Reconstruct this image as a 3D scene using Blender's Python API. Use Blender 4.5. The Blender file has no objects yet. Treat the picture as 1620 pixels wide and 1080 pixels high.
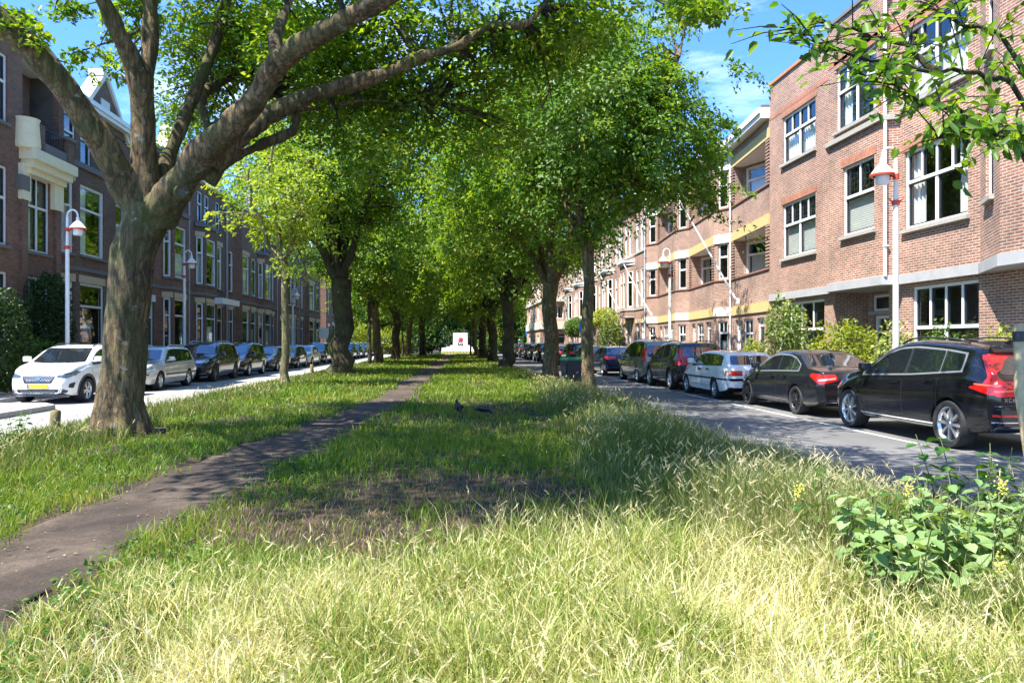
import bpy, bmesh, math, random
import numpy as np
from mathutils import Vector, Matrix, noise
from mathutils.bvhtree import BVHTree
from mathutils.geometry import tessellate_polygon
PI = math.pi
R = math.radians
scene = bpy.context.scene
COL = scene.collection
rng = np.random.default_rng(7)
random.seed(7)

# ------------------------------------------------------------------ camera geometry (for surveying the photo)
F, CX, HY, EYE = 1185.0, 810.0, 543.0, 1.6
YAW = R(4.68); CA, SA = math.cos(YAW), math.sin(YAW)
def at(px, py, zc):
    xc = (px - CX) / F * zc
    return Vector((xc * CA + zc * SA, zc * CA - xc * SA, EYE + (HY - py) / F * zc))
def gnd(px, py):
    return at(px, py, F * EYE / (py - HY))

# ------------------------------------------------------------------ mesh builder
class MB:
    def __init__(s): s.v = []; s.f = []; s.m = []
    def add(s, vs, fs, mi=0):
        b = len(s.v); s.v += [tuple(v) for v in vs]
        for f in fs: s.f.append([i + b for i in f]); s.m.append(mi)
    def quad(s, a, b, c, d, mi=0): s.add([a, b, c, d], [(0, 1, 2, 3)], mi)
    def hexa(s, p, mi=0):   # p: 8 points, bottom loop then top loop (ccw from above)
        s.add(p, [(3, 2, 1, 0), (4, 5, 6, 7), (0, 1, 5, 4), (1, 2, 6, 5), (2, 3, 7, 6), (3, 0, 4, 7)], mi)
    def box(s, x0, x1, y0, y1, z0, z1, mi=0):
        s.hexa([(x0, y0, z0), (x1, y0, z0), (x1, y1, z0), (x0, y1, z0), (x0, y0, z1), (x1, y0, z1), (x1, y1, z1), (x0, y1, z1)], mi)
    def bbox(s, x0, x1, y0, y1, z0, z1, b=.01, mi=0):   # box with chamfered edges
        bm = bmesh.new()
        M = Matrix.Translation(((x0+x1)/2, (y0+y1)/2, (z0+z1)/2)) @ Matrix.Diagonal((x1-x0, y1-y0, z1-z0, 1))
        bmesh.ops.create_cube(bm, size=1, matrix=M)
        bmesh.ops.bevel(bm, geom=bm.edges[:], offset=b, segments=2, affect='EDGES', profile=.6)
        s.bm(bm, mi)
    def bm(s, bm, mi=0):
        bm.verts.index_update()
        s.add([v.co[:] for v in bm.verts], [[v.index for v in f.verts] for f in bm.faces], mi); bm.free()
    def ob(s, p, d, u0, u1, w0, w1, z0, z1, mi=0):       # box in a wall frame: u along d, w inward
        n = (d[1], -d[0])
        def q(u, w, z): return (p[0] + d[0]*u - n[0]*w, p[1] + d[1]*u - n[1]*w, z)
        s.hexa([q(u0, w0, z0), q(u1, w0, z0), q(u1, w1, z0), q(u0, w1, z0), q(u0, w0, z1), q(u1, w0, z1), q(u1, w1, z1), q(u0, w1, z1)], mi)
    def tube(s, pts, rad, n=8, mi=0, cap=True, nz=0, nf=1.0):
        pts = [Vector(p) for p in pts]
        if not hasattr(rad, '__len__'): rad = [rad] * len(pts)
        b = len(s.v); up = None
        for i, p in enumerate(pts):
            t = (pts[min(i+1, len(pts)-1)] - pts[max(i-1, 0)])
            t = t.normalized() if t.length > 1e-9 else Vector((0, 0, 1))
            if up is None:
                up = Vector((1, 0, 0)) if abs(t.x) < .8 else Vector((0, 1, 0))
            a = (up - t * up.dot(t)).normalized(); up = a; c = t.cross(a)
            for k in range(n):
                w = 2*PI*k/n; dr = a*math.cos(w) + c*math.sin(w); r = rad[i]
                if nz: r *= 1 + nz * noise.noise((p + dr*r) * nf)
                s.v.append(tuple(p + dr * r))
        for i in range(len(pts)-1):
            for k in range(n):
                k2 = (k+1) % n
                s.f.append([b+i*n+k, b+i*n+k2, b+(i+1)*n+k2, b+(i+1)*n+k]); s.m.append(mi)
        if cap:
            s.f.append([b+k for k in range(n)][::-1]); s.m.append(mi)
            e = b+(len(pts)-1)*n; s.f.append([e+k for k in range(n)]); s.m.append(mi)
    def lathe(s, prof, n=16, c=(0, 0, 0), mi=0, ax='z'):  # prof: (r, h)
        b = len(s.v)
        for r, h in prof:
            for k in range(n):
                w = 2*PI*k/n; x, y = r*math.cos(w), r*math.sin(w)
                s.v.append((c[0]+x, c[1]+y, c[2]+h) if ax == 'z' else (c[0]+x, c[1]+h, c[2]+y) if ax == 'y' else (c[0]+h, c[1]+x, c[2]+y))
        for i in range(len(prof)-1):
            for k in range(n):
                k2 = (k+1) % n; f = [b+i*n+k, b+i*n+k2, b+(i+1)*n+k2, b+(i+1)*n+k]
                s.f.append(f if ax != 'y' else f[::-1]); s.m.append(mi)
    def prism(s, poly, z0, z1, mi=0):
        n = len(poly); b = [(x, y, z0) for x, y in poly]; t = [(x, y, z1) for x, y in poly]
        s.add(b+t, [list(range(n))[::-1], list(range(n, 2*n))] + [(i, (i+1) % n, n+(i+1) % n, n+i) for i in range(n)], mi)
    def build(s, name, mats, parent=None, smooth=None):
        me = bpy.data.meshes.new(name)
        me.from_pydata(s.v, [], s.f)
        return finish(me, name, mats, parent, s.m, smooth)

def boxuv(me):
    n = len(me.polygons)
    if not n: return
    nv = np.empty(len(me.vertices)*3, np.float32); me.vertices.foreach_get('co', nv); nv = nv.reshape(-1, 3)
    pn = np.empty(n*3, np.float32); me.polygons.foreach_get('normal', pn); pn = pn.reshape(-1, 3)
    lt = np.empty(n, np.int32); me.polygons.foreach_get('loop_total', lt)
    lv = np.empty(len(me.loops), np.int32); me.loops.foreach_get('vertex_index', lv)
    N = np.repeat(pn, lt, axis=0); P = nv[lv]
    flat = np.abs(N[:, 2]) > .8
    t = np.stack([-N[:, 1], N[:, 0]], 1); L = np.linalg.norm(t, axis=1, keepdims=True); t = t/np.maximum(L, 1e-6)
    u = np.where(flat, P[:, 0], (P[:, :2]*t).sum(1)); v = np.where(flat, P[:, 1], P[:, 2])
    uv = me.uv_layers.new(name='UVMap')
    uv.data.foreach_set('uv', np.stack([u, v], 1).astype(np.float32).ravel())

def finish(me, name, mats, parent=None, mi=None, smooth=None):
    if not isinstance(mats, (list, tuple)): mats = [mats]
    for m in mats: me.materials.append(m)
    if mi is not None and len(mats) > 1: me.polygons.foreach_set('material_index', np.array(mi, np.int32))
    me.update(); boxuv(me)
    if smooth is not None:
        me.polygons.foreach_set('use_smooth', np.ones(len(me.polygons), bool))
        if smooth < 179: me.set_sharp_from_angle(angle=R(smooth))
    o = bpy.data.objects.new(name, me); COL.objects.link(o)
    if parent is not None: o.parent = parent
    return o

def npmesh(name, V, Fq, mats, parent=None, mi=None, smooth=False, Ft=None):
    """fast mesh from numpy arrays; Fq quads, Ft tris"""
    me = bpy.data.meshes.new(name)
    V = np.asarray(V, np.float32); me.vertices.add(len(V)); me.vertices.foreach_set('co', V.ravel())
    loops = []; tot = []
    if Fq is not None and len(Fq): loops.append(np.asarray(Fq, np.int32).ravel()); tot.append(np.full(len(Fq), 4, np.int32))
    if Ft is not None and len(Ft): loops.append(np.asarray(Ft, np.int32).ravel()); tot.append(np.full(len(Ft), 3, np.int32))
    loops = np.concatenate(loops); tot = np.concatenate(tot)
    me.loops.add(len(loops)); me.loops.foreach_set('vertex_index', loops)
    me.polygons.add(len(tot)); st = np.concatenate([[0], np.cumsum(tot)[:-1]]).astype(np.int32)
    me.polygons.foreach_set('loop_start', st)
    me.polygons.foreach_set('loop_total', tot)
    me.update(calc_edges=True)
    if not isinstance(mats, (list, tuple)): mats = [mats]
    for m in mats: me.materials.append(m)
    if mi is not None: me.polygons.foreach_set('material_index', np.asarray(mi, np.int32))
    if smooth: me.polygons.foreach_set('use_smooth', np.ones(len(tot), bool))
    o = bpy.data.objects.new(name, me); COL.objects.link(o)
    if parent is not None: o.parent = parent
    return o

def thing(name, label, cat, loc=(0, 0, 0), rz=0, group=None):
    o = bpy.data.objects.new(name, None); COL.objects.link(o)
    o.empty_display_size = .3; o.location = loc; o.rotation_euler = (0, 0, rz)
    return tag(o, label, cat, group)
def tag(o, label, cat, group=None, kind=None):
    o['label'] = label; o['category'] = cat
    if group: o['group'] = group
    if kind: o['kind'] = kind
    return o
def struct(o): o['kind'] = 'structure'; return o
def kids(o): return [c for c in bpy.data.objects if c.parent == o]
def dup(root, loc, rz, label, group=None):
    def cp(o, par):
        c = o.copy(); COL.objects.link(c)
        if par is not None: c.parent = par
        for k in CH.get(o.name, []): cp(bpy.data.objects[k], c)
        return c
    CH = {}
    for o in bpy.data.objects:
        if o.parent: CH.setdefault(o.parent.name, []).append(o.name)
    r = cp(root, None); r.location = loc
    r.rotation_euler = (0, 0, rz); r['label'] = label
    if group: r['group'] = group
    return r

# ------------------------------------------------------------------ materials
def newmat(name):
    m = bpy.data.materials.new(name); m.use_nodes = True; nt = m.node_tree
    return m, nt, nt.nodes['Principled BSDF'], nt.nodes['Material Output']
def nd(nt, t, **k):
    n = nt.nodes.new(t)
    for a, b in k.items():
        if a.startswith('i_'): n.inputs[a[2:].replace('_', ' ')].default_value = b
        else: setattr(n, a, b)
    return n
def ramp(nt, fac, stops):
    r = nt.nodes.new('ShaderNodeValToRGB'); e = r.color_ramp.elements
    while len(e) < len(stops): e.new(.5)
    for k, (p, c) in enumerate(stops): e[k].position = p; e[k].color = (*c, 1)
    nt.links.new(fac, r.inputs[0]); return r.outputs[0]
def mixc(nt, fac, a, b, mode='MIX'):
    m = nt.nodes.new('ShaderNodeMix'); m.data_type = 'RGBA'; m.blend_type = mode
    for s, v in ((0, fac), (6, a), (7, b)):
        if hasattr(v, 'is_linked') or hasattr(v, 'links'): nt.links.new(v, m.inputs[s])
        else: m.inputs[s].default_value = v if s == 0 else (*v, 1)
    return m.outputs[2]
def noisef(nt, scale, det=4, rough=.6, coord='Object', vec=None):
    n = nt.nodes.new('ShaderNodeTexNoise'); n.inputs['Scale'].default_value = scale
    n.inputs['Detail'].default_value = det; n.inputs['Roughness'].default_value = rough
    if vec is None:
        tc = nt.nodes.new('ShaderNodeTexCoord'); vec = tc.outputs[coord]
    nt.links.new(vec, n.inputs['Vector']); return n.outputs['Fac']
def bump(nt, b, h, st=.3, dist=.02):
    n = nt.nodes.new('ShaderNodeBump'); n.inputs['Strength'].default_value = st; n.inputs['Distance'].default_value = dist
    nt.links.new(h, n.inputs['Height']); nt.links.new(n.outputs[0], b.inputs['Normal'])
def sc(c, k): return tuple(min(1, x*k) for x in c)
MATS = {}
def mat(name, col, rough=.6, metal=0, var=.15, ns=6, bmp=0, coat=0, spec=.5, emit=None):
    if name in MATS: return MATS[name]
    m, nt, b, o = newmat(name)
    if var:
        f = noisef(nt, ns)
        nt.links.new(ramp(nt, f, [(.25, sc(col, 1-var)), (.75, sc(col, 1+var))]), b.inputs['Base Color'])
        if bmp: bump(nt, b, f, bmp)
    else: b.inputs['Base Color'].default_value = (*col, 1)
    b.inputs['Roughness'].default_value = rough; b.inputs['Metallic'].default_value = metal
    b.inputs['Coat Weight'].default_value = coat; b.inputs['Coat Roughness'].default_value = .04
    b.inputs['Specular IOR Level'].default_value = spec
    MATS[name] = m; return m

def brick(name, c1, c2, mortar, rh=.065, bw=.22, var=.25, ms=.011):
    m, nt, b, o = newmat(name)
    tc = nt.nodes.new('ShaderNodeTexCoord'); bt = nt.nodes.new('ShaderNodeTexBrick')
    nt.links.new(tc.outputs['UV'], bt.inputs['Vector'])
    for k, v in (('Scale', 1), ('Mortar Size', ms), ('Mortar Smooth', .3), ('Brick Width', bw), ('Row Height', rh), ('Bias', 0)): bt.inputs[k].default_value = v
    bt.inputs['Color1'].default_value = (*c1, 1); bt.inputs['Color2'].default_value = (*c2, 1); bt.inputs['Mortar'].default_value = (*mortar, 1)
    f = noisef(nt, .5, 6, .65)
    g = noisef(nt, 9, 3, .7)
    c = mixc(nt, 1.0, bt.outputs['Color'], ramp(nt, f, [(.3, (1-var,)*3), (.7, (1+var, 1+var*.92, 1+var*.85))]), 'MULTIPLY')
    c = mixc(nt, 1.0, c, ramp(nt, g, [(.3, (.8, .8, .8)), (.7, (1.2, 1.2, 1.2))]), 'MULTIPLY')
    nt.links.new(c, b.inputs['Base Color']); b.inputs['Roughness'].default_value = .88
    inv = nt.nodes.new('ShaderNodeMath'); inv.operation = 'SUBTRACT'; inv.inputs[0].default_value = 1; nt.links.new(bt.outputs['Fac'], inv.inputs[1])
    bump(nt, b, inv.outputs[0], .6, .01)
    MATS[name] = m; return m

def leafmat(name, stops, trans=.4, rough=.45, tcol=None, big=.6):
    m, nt, b, o = newmat(name)
    g = nt.nodes.new('ShaderNodeNewGeometry')
    f = noisef(nt, big, 2)
    mx = nt.nodes.new('ShaderNodeMath'); mx.operation = 'MULTIPLY_ADD'; nt.links.new(g.outputs['Random Per Island'], mx.inputs[0]); mx.inputs[1].default_value = .6
    ms = nt.nodes.new('ShaderNodeMath'); ms.operation = 'MULTIPLY_ADD'; nt.links.new(f, ms.inputs[0]); ms.inputs[1].default_value = 1.2; ms.inputs[2].default_value = -.4
    nt.links.new(ms.outputs[0], mx.inputs[2])
    c = ramp(nt, mx.outputs[0], stops)
    nt.links.new(c, b.inputs['Base Color']); b.inputs['Roughness'].default_value = rough
    b.inputs['Specular IOR Level'].default_value = .35
    t = nt.nodes.new('ShaderNodeBsdfTranslucent')
    nt.links.new(mixc(nt, 1.0, c, tcol or (1.8, 1.68, .55), 'MULTIPLY'), t.inputs[0])
    mxs = nt.nodes.new('ShaderNodeMixShader'); mxs.inputs[0].default_value = trans
    nt.links.new(b.outputs[0], mxs.inputs[1]); nt.links.new(t.outputs[0], mxs.inputs[2]); nt.links.new(mxs.outputs[0], o.inputs[0])
    MATS[name] = m; return m

def barkmat(name, c1, c2, moss=.3, lichen=.1):
    m, nt, b, o = newmat(name)
    tc = nt.nodes.new('ShaderNodeTexCoord'); mp = nt.nodes.new('ShaderNodeMapping'); mp.inputs['Scale'].default_value = (1, 1, .2)
    nt.links.new(tc.outputs['Object'], mp.inputs['Vector'])
    f = noisef(nt, 13, 9, .78, vec=mp.outputs[0]); f2 = noisef(nt, 1.6, 5, .65); f3 = noisef(nt, 4.5, 6, .75)
    c = ramp(nt, f, [(.36, c1), (.5, tuple((a+b_)/2.4 for a, b_ in zip(c1, c2))), (.66, c2)])
    f4 = noisef(nt, 2.4, 6, .7, vec=mp.outputs[0]); c = mixc(nt, 1.0, c, ramp(nt, f4, [(.36, (.42, .40, .38)), (.62, (1.45, 1.35, 1.2))]), 'MULTIPLY')
    vo = nt.nodes.new('ShaderNodeTexVoronoi'); vo.feature = 'DISTANCE_TO_EDGE'; vo.inputs['Scale'].default_value = 11; wv = mixc(nt, .12, mp.outputs[0], (0, 0, 0), 'ADD'); nz_ = nt.nodes.new('ShaderNodeTexNoise'); nz_.inputs['Scale'].default_value = 6; nt.links.new(mp.outputs[0], nz_.inputs['Vector']); nt.links.new(mixc(nt, .16, mp.outputs[0], nz_.outputs['Color'], 'ADD'), vo.inputs['Vector'])
    c = mixc(nt, 1.0, c, ramp(nt, vo.outputs['Distance'], [(.0, (.38, .36, .34)), (.13, (1, 1, 1))]), 'MULTIPLY')
    c = mixc(nt, ramp(nt, f2, [(.5-moss*.2, (0, 0, 0)), (.72, (1, 1, 1))]), c, (.075, .085, .02))
    c = mixc(nt, ramp(nt, f3, [(.66-lichen*.4, (0, 0, 0)), (.7-lichen*.3, (.8, .8, .8))]), c, (.30, .31, .26))
    nt.links.new(c, b.inputs['Base Color']); b.inputs['Roughness'].default_value = .92
    a = nt.nodes.new('ShaderNodeMath'); a.operation = 'ADD'; nt.links.new(f, a.inputs[0]); nt.links.new(f3, a.inputs[1])
    bump(nt, b, a.outputs[0], 1.0, .05)
    MATS[name] = m; return m

def glassmat(name, tint=(.85, .88, .88), refl=.13):
    m, nt, b, o = newmat(name)
    t = nt.nodes.new('ShaderNodeBsdfTransparent'); t.inputs[0].default_value = (*tint, 1)
    g = nt.nodes.new('ShaderNodeBsdfGlossy'); g.inputs['Roughness'].default_value = .02; g.inputs[0].default_value = (.9, .95, 1, 1)
    lw = nt.nodes.new('ShaderNodeLayerWeight'); pw_ = nt.nodes.new('ShaderNodeMath'); pw_.operation = 'POWER'; pw_.inputs[1].default_value = 3.5; nt.links.new(lw.outputs['Facing'], pw_.inputs[0])
    ad = nt.nodes.new('ShaderNodeMath'); ad.operation = 'MULTIPLY_ADD'; ad.inputs[1].default_value = .6; ad.inputs[2].default_value = refl; nt.links.new(pw_.outputs[0], ad.inputs[0])
    f = noisef(nt, .7, 2)
    bp = nt.nodes.new('ShaderNodeBump'); bp.inputs['Strength'].default_value = .04; bp.inputs['Distance'].default_value = .1
    nt.links.new(f, bp.inputs['Height']); nt.links.new(bp.outputs[0], g.inputs['Normal'])
    mx = nt.nodes.new('ShaderNodeMixShader'); nt.links.new(ad.outputs[0], mx.inputs[0])
    nt.links.new(t.outputs[0], mx.inputs[1]); nt.links.new(g.outputs[0], mx.inputs[2]); nt.links.new(mx.outputs[0], o.inputs[0])
    MATS[name] = m; return m

WHITE = mat('white_paint', (.78, .77, .73), .45, var=.05)
CREAM = mat('cream_plaster', (.80, .72, .48), .7, var=.08)
YEL = mat('ochre_render', (.56, .42, .18), .8, var=.1)
PALE = mat('pale_and_sunlit_render', (.74, .70, .58), .8, var=.08)  # pale render, also ochre bands with sunlight put into the colour
STONE = mat('sill_stone', (.36, .34, .30), .8, var=.15, ns=12)
DSTONE = mat('dark_stone', (.16, .15, .14), .8, var=.15, ns=12)
SAND = mat('sandstone', (.52, .42, .26), .85, var=.15, ns=10)
LEAD = mat('lead_grey', (.36, .38, .42), .55, var=.1)
DARKF = mat('dark_sash', (.025, .03, .04), .35, var=.1)
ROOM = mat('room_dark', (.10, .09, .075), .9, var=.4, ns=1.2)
CURT = mat('net_curtain', (.72, .72, .68), .9, var=.06, ns=3)
GLASS = glassmat('window_glass')
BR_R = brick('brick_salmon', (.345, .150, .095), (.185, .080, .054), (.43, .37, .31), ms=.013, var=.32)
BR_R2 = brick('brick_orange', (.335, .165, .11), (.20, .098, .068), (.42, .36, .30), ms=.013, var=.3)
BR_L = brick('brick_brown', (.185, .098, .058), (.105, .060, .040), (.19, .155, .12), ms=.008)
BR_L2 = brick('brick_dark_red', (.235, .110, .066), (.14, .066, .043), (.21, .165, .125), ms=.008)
BR_F = brick('brick_peach', (.52, .33, .24), (.43, .26, .18), (.5, .42, .35))
RUST = brick('brick_lintel', (.42, .15, .08), (.34, .12, .07), (.36, .25, .19), rh=.22, bw=.065)
ROOFT = mat('roof_tile', (.10, .07, .06), .8, var=.3, ns=5)
ZINC = mat('zinc_pipe', (.45, .46, .48), .5, var=.1)
RED = mat('signal_red', (.60, .06, .03), .4, var=.08)
BLACKP = mat('black_plastic', (.018, .018, .02), .5, var=.2)
DOORG = mat('door_dark', (.02, .03, .035), .4, var=.2)
WOOD = mat('grey_wood', (.42, .32, .19), .85, var=.35, ns=14, bmp=.4)
# ------------------------------------------------------------------ buildings
def seg(p, q):
    dx, dy = q[0]-p[0], q[1]-p[1]; L = math.hypot(dx, dy); return (dx/L, dy/L), L
def wall_strip(mb, p, q, z0, z1, ops=(), mi=0, rev=.16):
    d, L = seg(p, q); n = (d[1], -d[0])
    us = sorted({0, L, *[o[0] for o in ops], *[o[1] for o in ops]}); zs = sorted({z0, z1, *[o[2] for o in ops], *[o[3] for o in ops]})
    def P(u, z, w=0): return (p[0]+d[0]*u-n[0]*w, p[1]+d[1]*u-n[1]*w, z)
    for i in range(len(us)-1):
        for j in range(len(zs)-1):
            uc, zc = (us[i]+us[i+1])/2, (zs[j]+zs[j+1])/2
            if any(o[0] < uc < o[1] and o[2] < zc < o[3] for o in ops): continue
            mb.quad(P(us[i], zs[j]), P(us[i+1], zs[j]), P(us[i+1], zs[j+1]), P(us[i], zs[j+1]), mi)
    for a, b, c, e in [o[:4] for o in ops]:
        mb.quad(P(a, c), P(a, e), P(a, e, rev), P(a, c, rev), mi); mb.quad(P(b, c, rev), P(b, e, rev), P(b, e), P(b, c), mi)
        mb.quad(P(a, e), P(b, e), P(b, e, rev), P(a, e, rev), mi); mb.quad(P(a, c, rev), P(b, c, rev), P(b, c), P(a, c), mi)

def window(par, p, d, u0, u1, z0, z1, cols=1, tr=None, top=None, sash=True, sill=True, curt=None, inset=.06, fw=.075, lead=False, sillm=None, frm=None, pane=None):
    fr, sa, gl = MB(), MB(), MB(); i0, i1 = inset, inset+.1
    fr.ob(p, d, u0, u1, i0, i1, z1-fw, z1); fr.ob(p, d, u0, u1, i0, i1, z0, z0+fw)
    fr.ob(p, d, u0, u0+fw, i0, i1, z0+fw, z1-fw); fr.ob(p, d, u1-fw, u1, i0, i1, z0+fw, z1-fw)
    zt = z0+tr*(z1-z0) if tr else z1-fw
    if tr: fr.ob(p, d, u0+fw, u1-fw, i0-.015, i1, zt-.04, zt+.04)
    cells = []
    def bays(n, za, zb, w, main=None):
        a = u0+fw; W = (u1-u0-2*fw-(n-1)*w)/n
        for k in range(n):
            cells.append((a, a+W, za, zb))
            if k < n-1: fr.ob(p, d, a+W, a+W+w, i0+.005, i1-.01, za, zb)
            a += W+w
    bays(cols, z0+fw, zt-.04 if tr else zt, .10 if cols > 1 else .1)
    nlow = len(cells)
    if tr: bays(top or cols, zt+.04, z1-fw, .06)
    for k, (a, b, c, e) in enumerate(cells):
        if sash:
            s = .035
            sa.ob(p, d, a, b, i0+.03, i1-.02, c, c+s); sa.ob(p, d, a, b, i0+.03, i1-.02, e-s, e)
            sa.ob(p, d, a, a+s, i0+.03, i1-.02, c+s, e-s); sa.ob(p, d, b-s, b, i0+.03, i1-.02, c+s, e-s)
        if lead and k >= nlow:
            for q in range(1, 4):
                x = a+(b-a)*q/4; sa.ob(p, d, x-.007, x+.007, i0+.05, i0+.058, c, e)
            for q in range(1, 5):
                z = c+(e-c)*q/5; sa.ob(p, d, a, b, i0+.049, i0+.059, z-.007, z+.007)
        gl.ob(p, d, a, b, i0+.054, i0+.0545, c, e)
    # single-sided panes (one face each)
    gl2 = MB(); n = (d[1], -d[0])
    for a, b, c, e in cells:
        w = i0+.06
        q = lambda u, z: (p[0]+d[0]*u-n[0]*w, p[1]+d[1]*u-n[1]*w, z)
        gl2.quad(q(a, c), q(b, c), q(b, e), q(a, e))
    f = fr.build('window', frm or WHITE, par)
    gl2.build('pane', pane or GLASS, f)
    if sash: sa.build('sash', DARKF, f)
    if sill:
        s = MB(); s.ob(p, d, u0-.08, u1+.08, -.1, i0, z0-.1, z0-.002); s.build('sill', sillm or STONE, f)
    if curt:
        wv = lambda u: .24+.03*math.sin(u*38)
        def drape(a, b, za, zb):
            c = MB()
            N = max(4, int((b-a)/.04))
            for k in range(N):
                ua, ub = a+(b-a)*k/N, a+(b-a)*(k+1)/N
                q = lambda u, z: (p[0]+d[0]*u-n[0]*wv(u), p[1]+d[1]*u-n[1]*wv(u), z)
                c.quad(q(ua, za), q(ub, za), q(ub, zb), q(ua, zb))
            c.build('curtain', CURT, f, 60)
        W = u1-u0; zm = zt if tr else z1
        if curt == 'sides': drape(u0+.06, u0+.06+W*.22, z0, z1); drape(u1-.06-W*.2, u1-.06, z0, z1)
        elif curt == 'full': drape(u0+.05, u1-.05, z0, zm)
        elif curt == 'low': drape(u0+.05, u1-.05, z0, z0+(zm-z0)*.75)
        elif curt == 'left': drape(u0+.06, u0+W*.45, z0, z1)
        elif curt == 'blind':
            c = MB(); z = z0+.05
            while z < zm-.03: c.ob(p, d, u0+.09, u1-.09, .19, .2, z, z+.05); z += .062
        if curt == 'blind': c.build('blind', CURT, f)
    return f

def door(par, p, d, u0, u1, z0, z1, m=None, light=.45, inset=.1):
    fr = MB(); fw = .08; zt = z1-light
    for a, b, c, e in ((u0, u0+fw, z0, z1), (u1-fw, u1, z0, z1), (u0+fw, u1-fw, z1-fw, z1), (u0+fw, u1-fw, zt-.04, zt+.03)): fr.ob(p, d, a, b, inset, inset+.1, c, e)
    f = fr.build('door_frame', WHITE, par)
    s = MB(); s.ob(p, d, u0+fw, u1-fw, inset+.04, inset+.09, z0, zt-.04)
    W = u1-u0-2*fw
    for c, e in ((.12, .75), (.85, zt-z0-.2)): s.ob(p, d, u0+fw+.12, u1-fw-.12, inset+.025, inset+.045, z0+c, z0+e)
    dd = s.build('door', m or DOORG, f)
    h = MB(); h.ob(p, d, u1-fw-.1, u1-fw-.06, inset-.02, inset+.04, z0+1.0, z0+1.14); h.build('handle', ZINC, dd)
    g = MB(); g.ob(p, d, u0+fw, u1-fw, inset+.05, inset+.06, zt+.03, z1-fw); g.build('fanlight', GLASS, f)

def lintel(par, p, d, u0, u1, z0, z1, m, name='lintel'):
    b = MB(); b.ob(p, d, u0, u1, -.012, .05, z0, z1); b.build(name, m, par)
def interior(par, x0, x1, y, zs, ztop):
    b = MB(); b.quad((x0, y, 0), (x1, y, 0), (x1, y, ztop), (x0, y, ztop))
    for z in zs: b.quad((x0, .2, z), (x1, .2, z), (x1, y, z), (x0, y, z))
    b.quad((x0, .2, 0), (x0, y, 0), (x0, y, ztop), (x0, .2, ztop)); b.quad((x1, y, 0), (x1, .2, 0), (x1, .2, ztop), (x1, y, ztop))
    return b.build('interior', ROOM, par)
def pipe(par, x, y, z0, z1, m=ZINC):
    b = MB(); b.tube([(x, y-.07, z0), (x, y-.07, z1)], .045, 8)
    b.box(x-.1, x+.1, y-.16, y+.0, z1-.02, z1+.22)
    for z in np.arange(z0+.8, z1, 2.0): b.box(x-.06, x+.06, y-.12, y, z, z+.04)
    b.build('drainpipe', m, par, 40)
def shell(mb, path, z0, z1, depth, mi=0):    # back and flanks closing the volume
    x0, x1 = path[0][0], path[-1][0]; y0, y1 = path[0][1], path[-1][1]
    mb.quad((x0, depth, z0), (x0, y0, z0), (x0, y0, z1), (x0, depth, z1), mi)
    mb.quad((x1, y1, z0), (x1, depth, z0), (x1, depth, z1), (x1, y1, z1), mi)
    mb.quad((x1, depth, z0), (x0, depth, z0), (x0, depth, z1), (x1, depth, z1), mi)
def flatroof(path, depth, z, name, par, m, extra=0):
    b = MB(); poly = [(x, y) for x, y in path] + [(path[-1][0], depth), (path[0][0], depth)]
    b.prism(poly, z, z+.1); return b.build(name, m, par)
def offset(path, o):   # move the path outward by o (approx.)
    out = []
    for i, p in enumerate(path):
        ns = []
        for a, b in ((i-1, i), (i, i+1)):
            if a >= 0 and b < len(path): d, L = seg(path[a], path[b]); ns.append((d[1], -d[0]))
        nx = sum(n[0] for n in ns)/len(ns); ny = sum(n[1] for n in ns)/len(ns); l = nx*nx+ny*ny
        out.append((p[0]+nx*o/l, p[1]+ny*o/l))
    return out
def bandm(mb, path, o, inn, z0, z1, mi=0):
    a, b = offset(path, o), offset(path, -inn)
    for i in range(len(path)-1):
        mb.hexa([(*a[i], z0), (*a[i+1], z0), (*b[i+1], z0), (*b[i], z0), (*a[i], z1), (*a[i+1], z1), (*b[i+1], z1), (*b[i], z1)], mi)

RZ, LZ = -PI/2, PI/2
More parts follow.
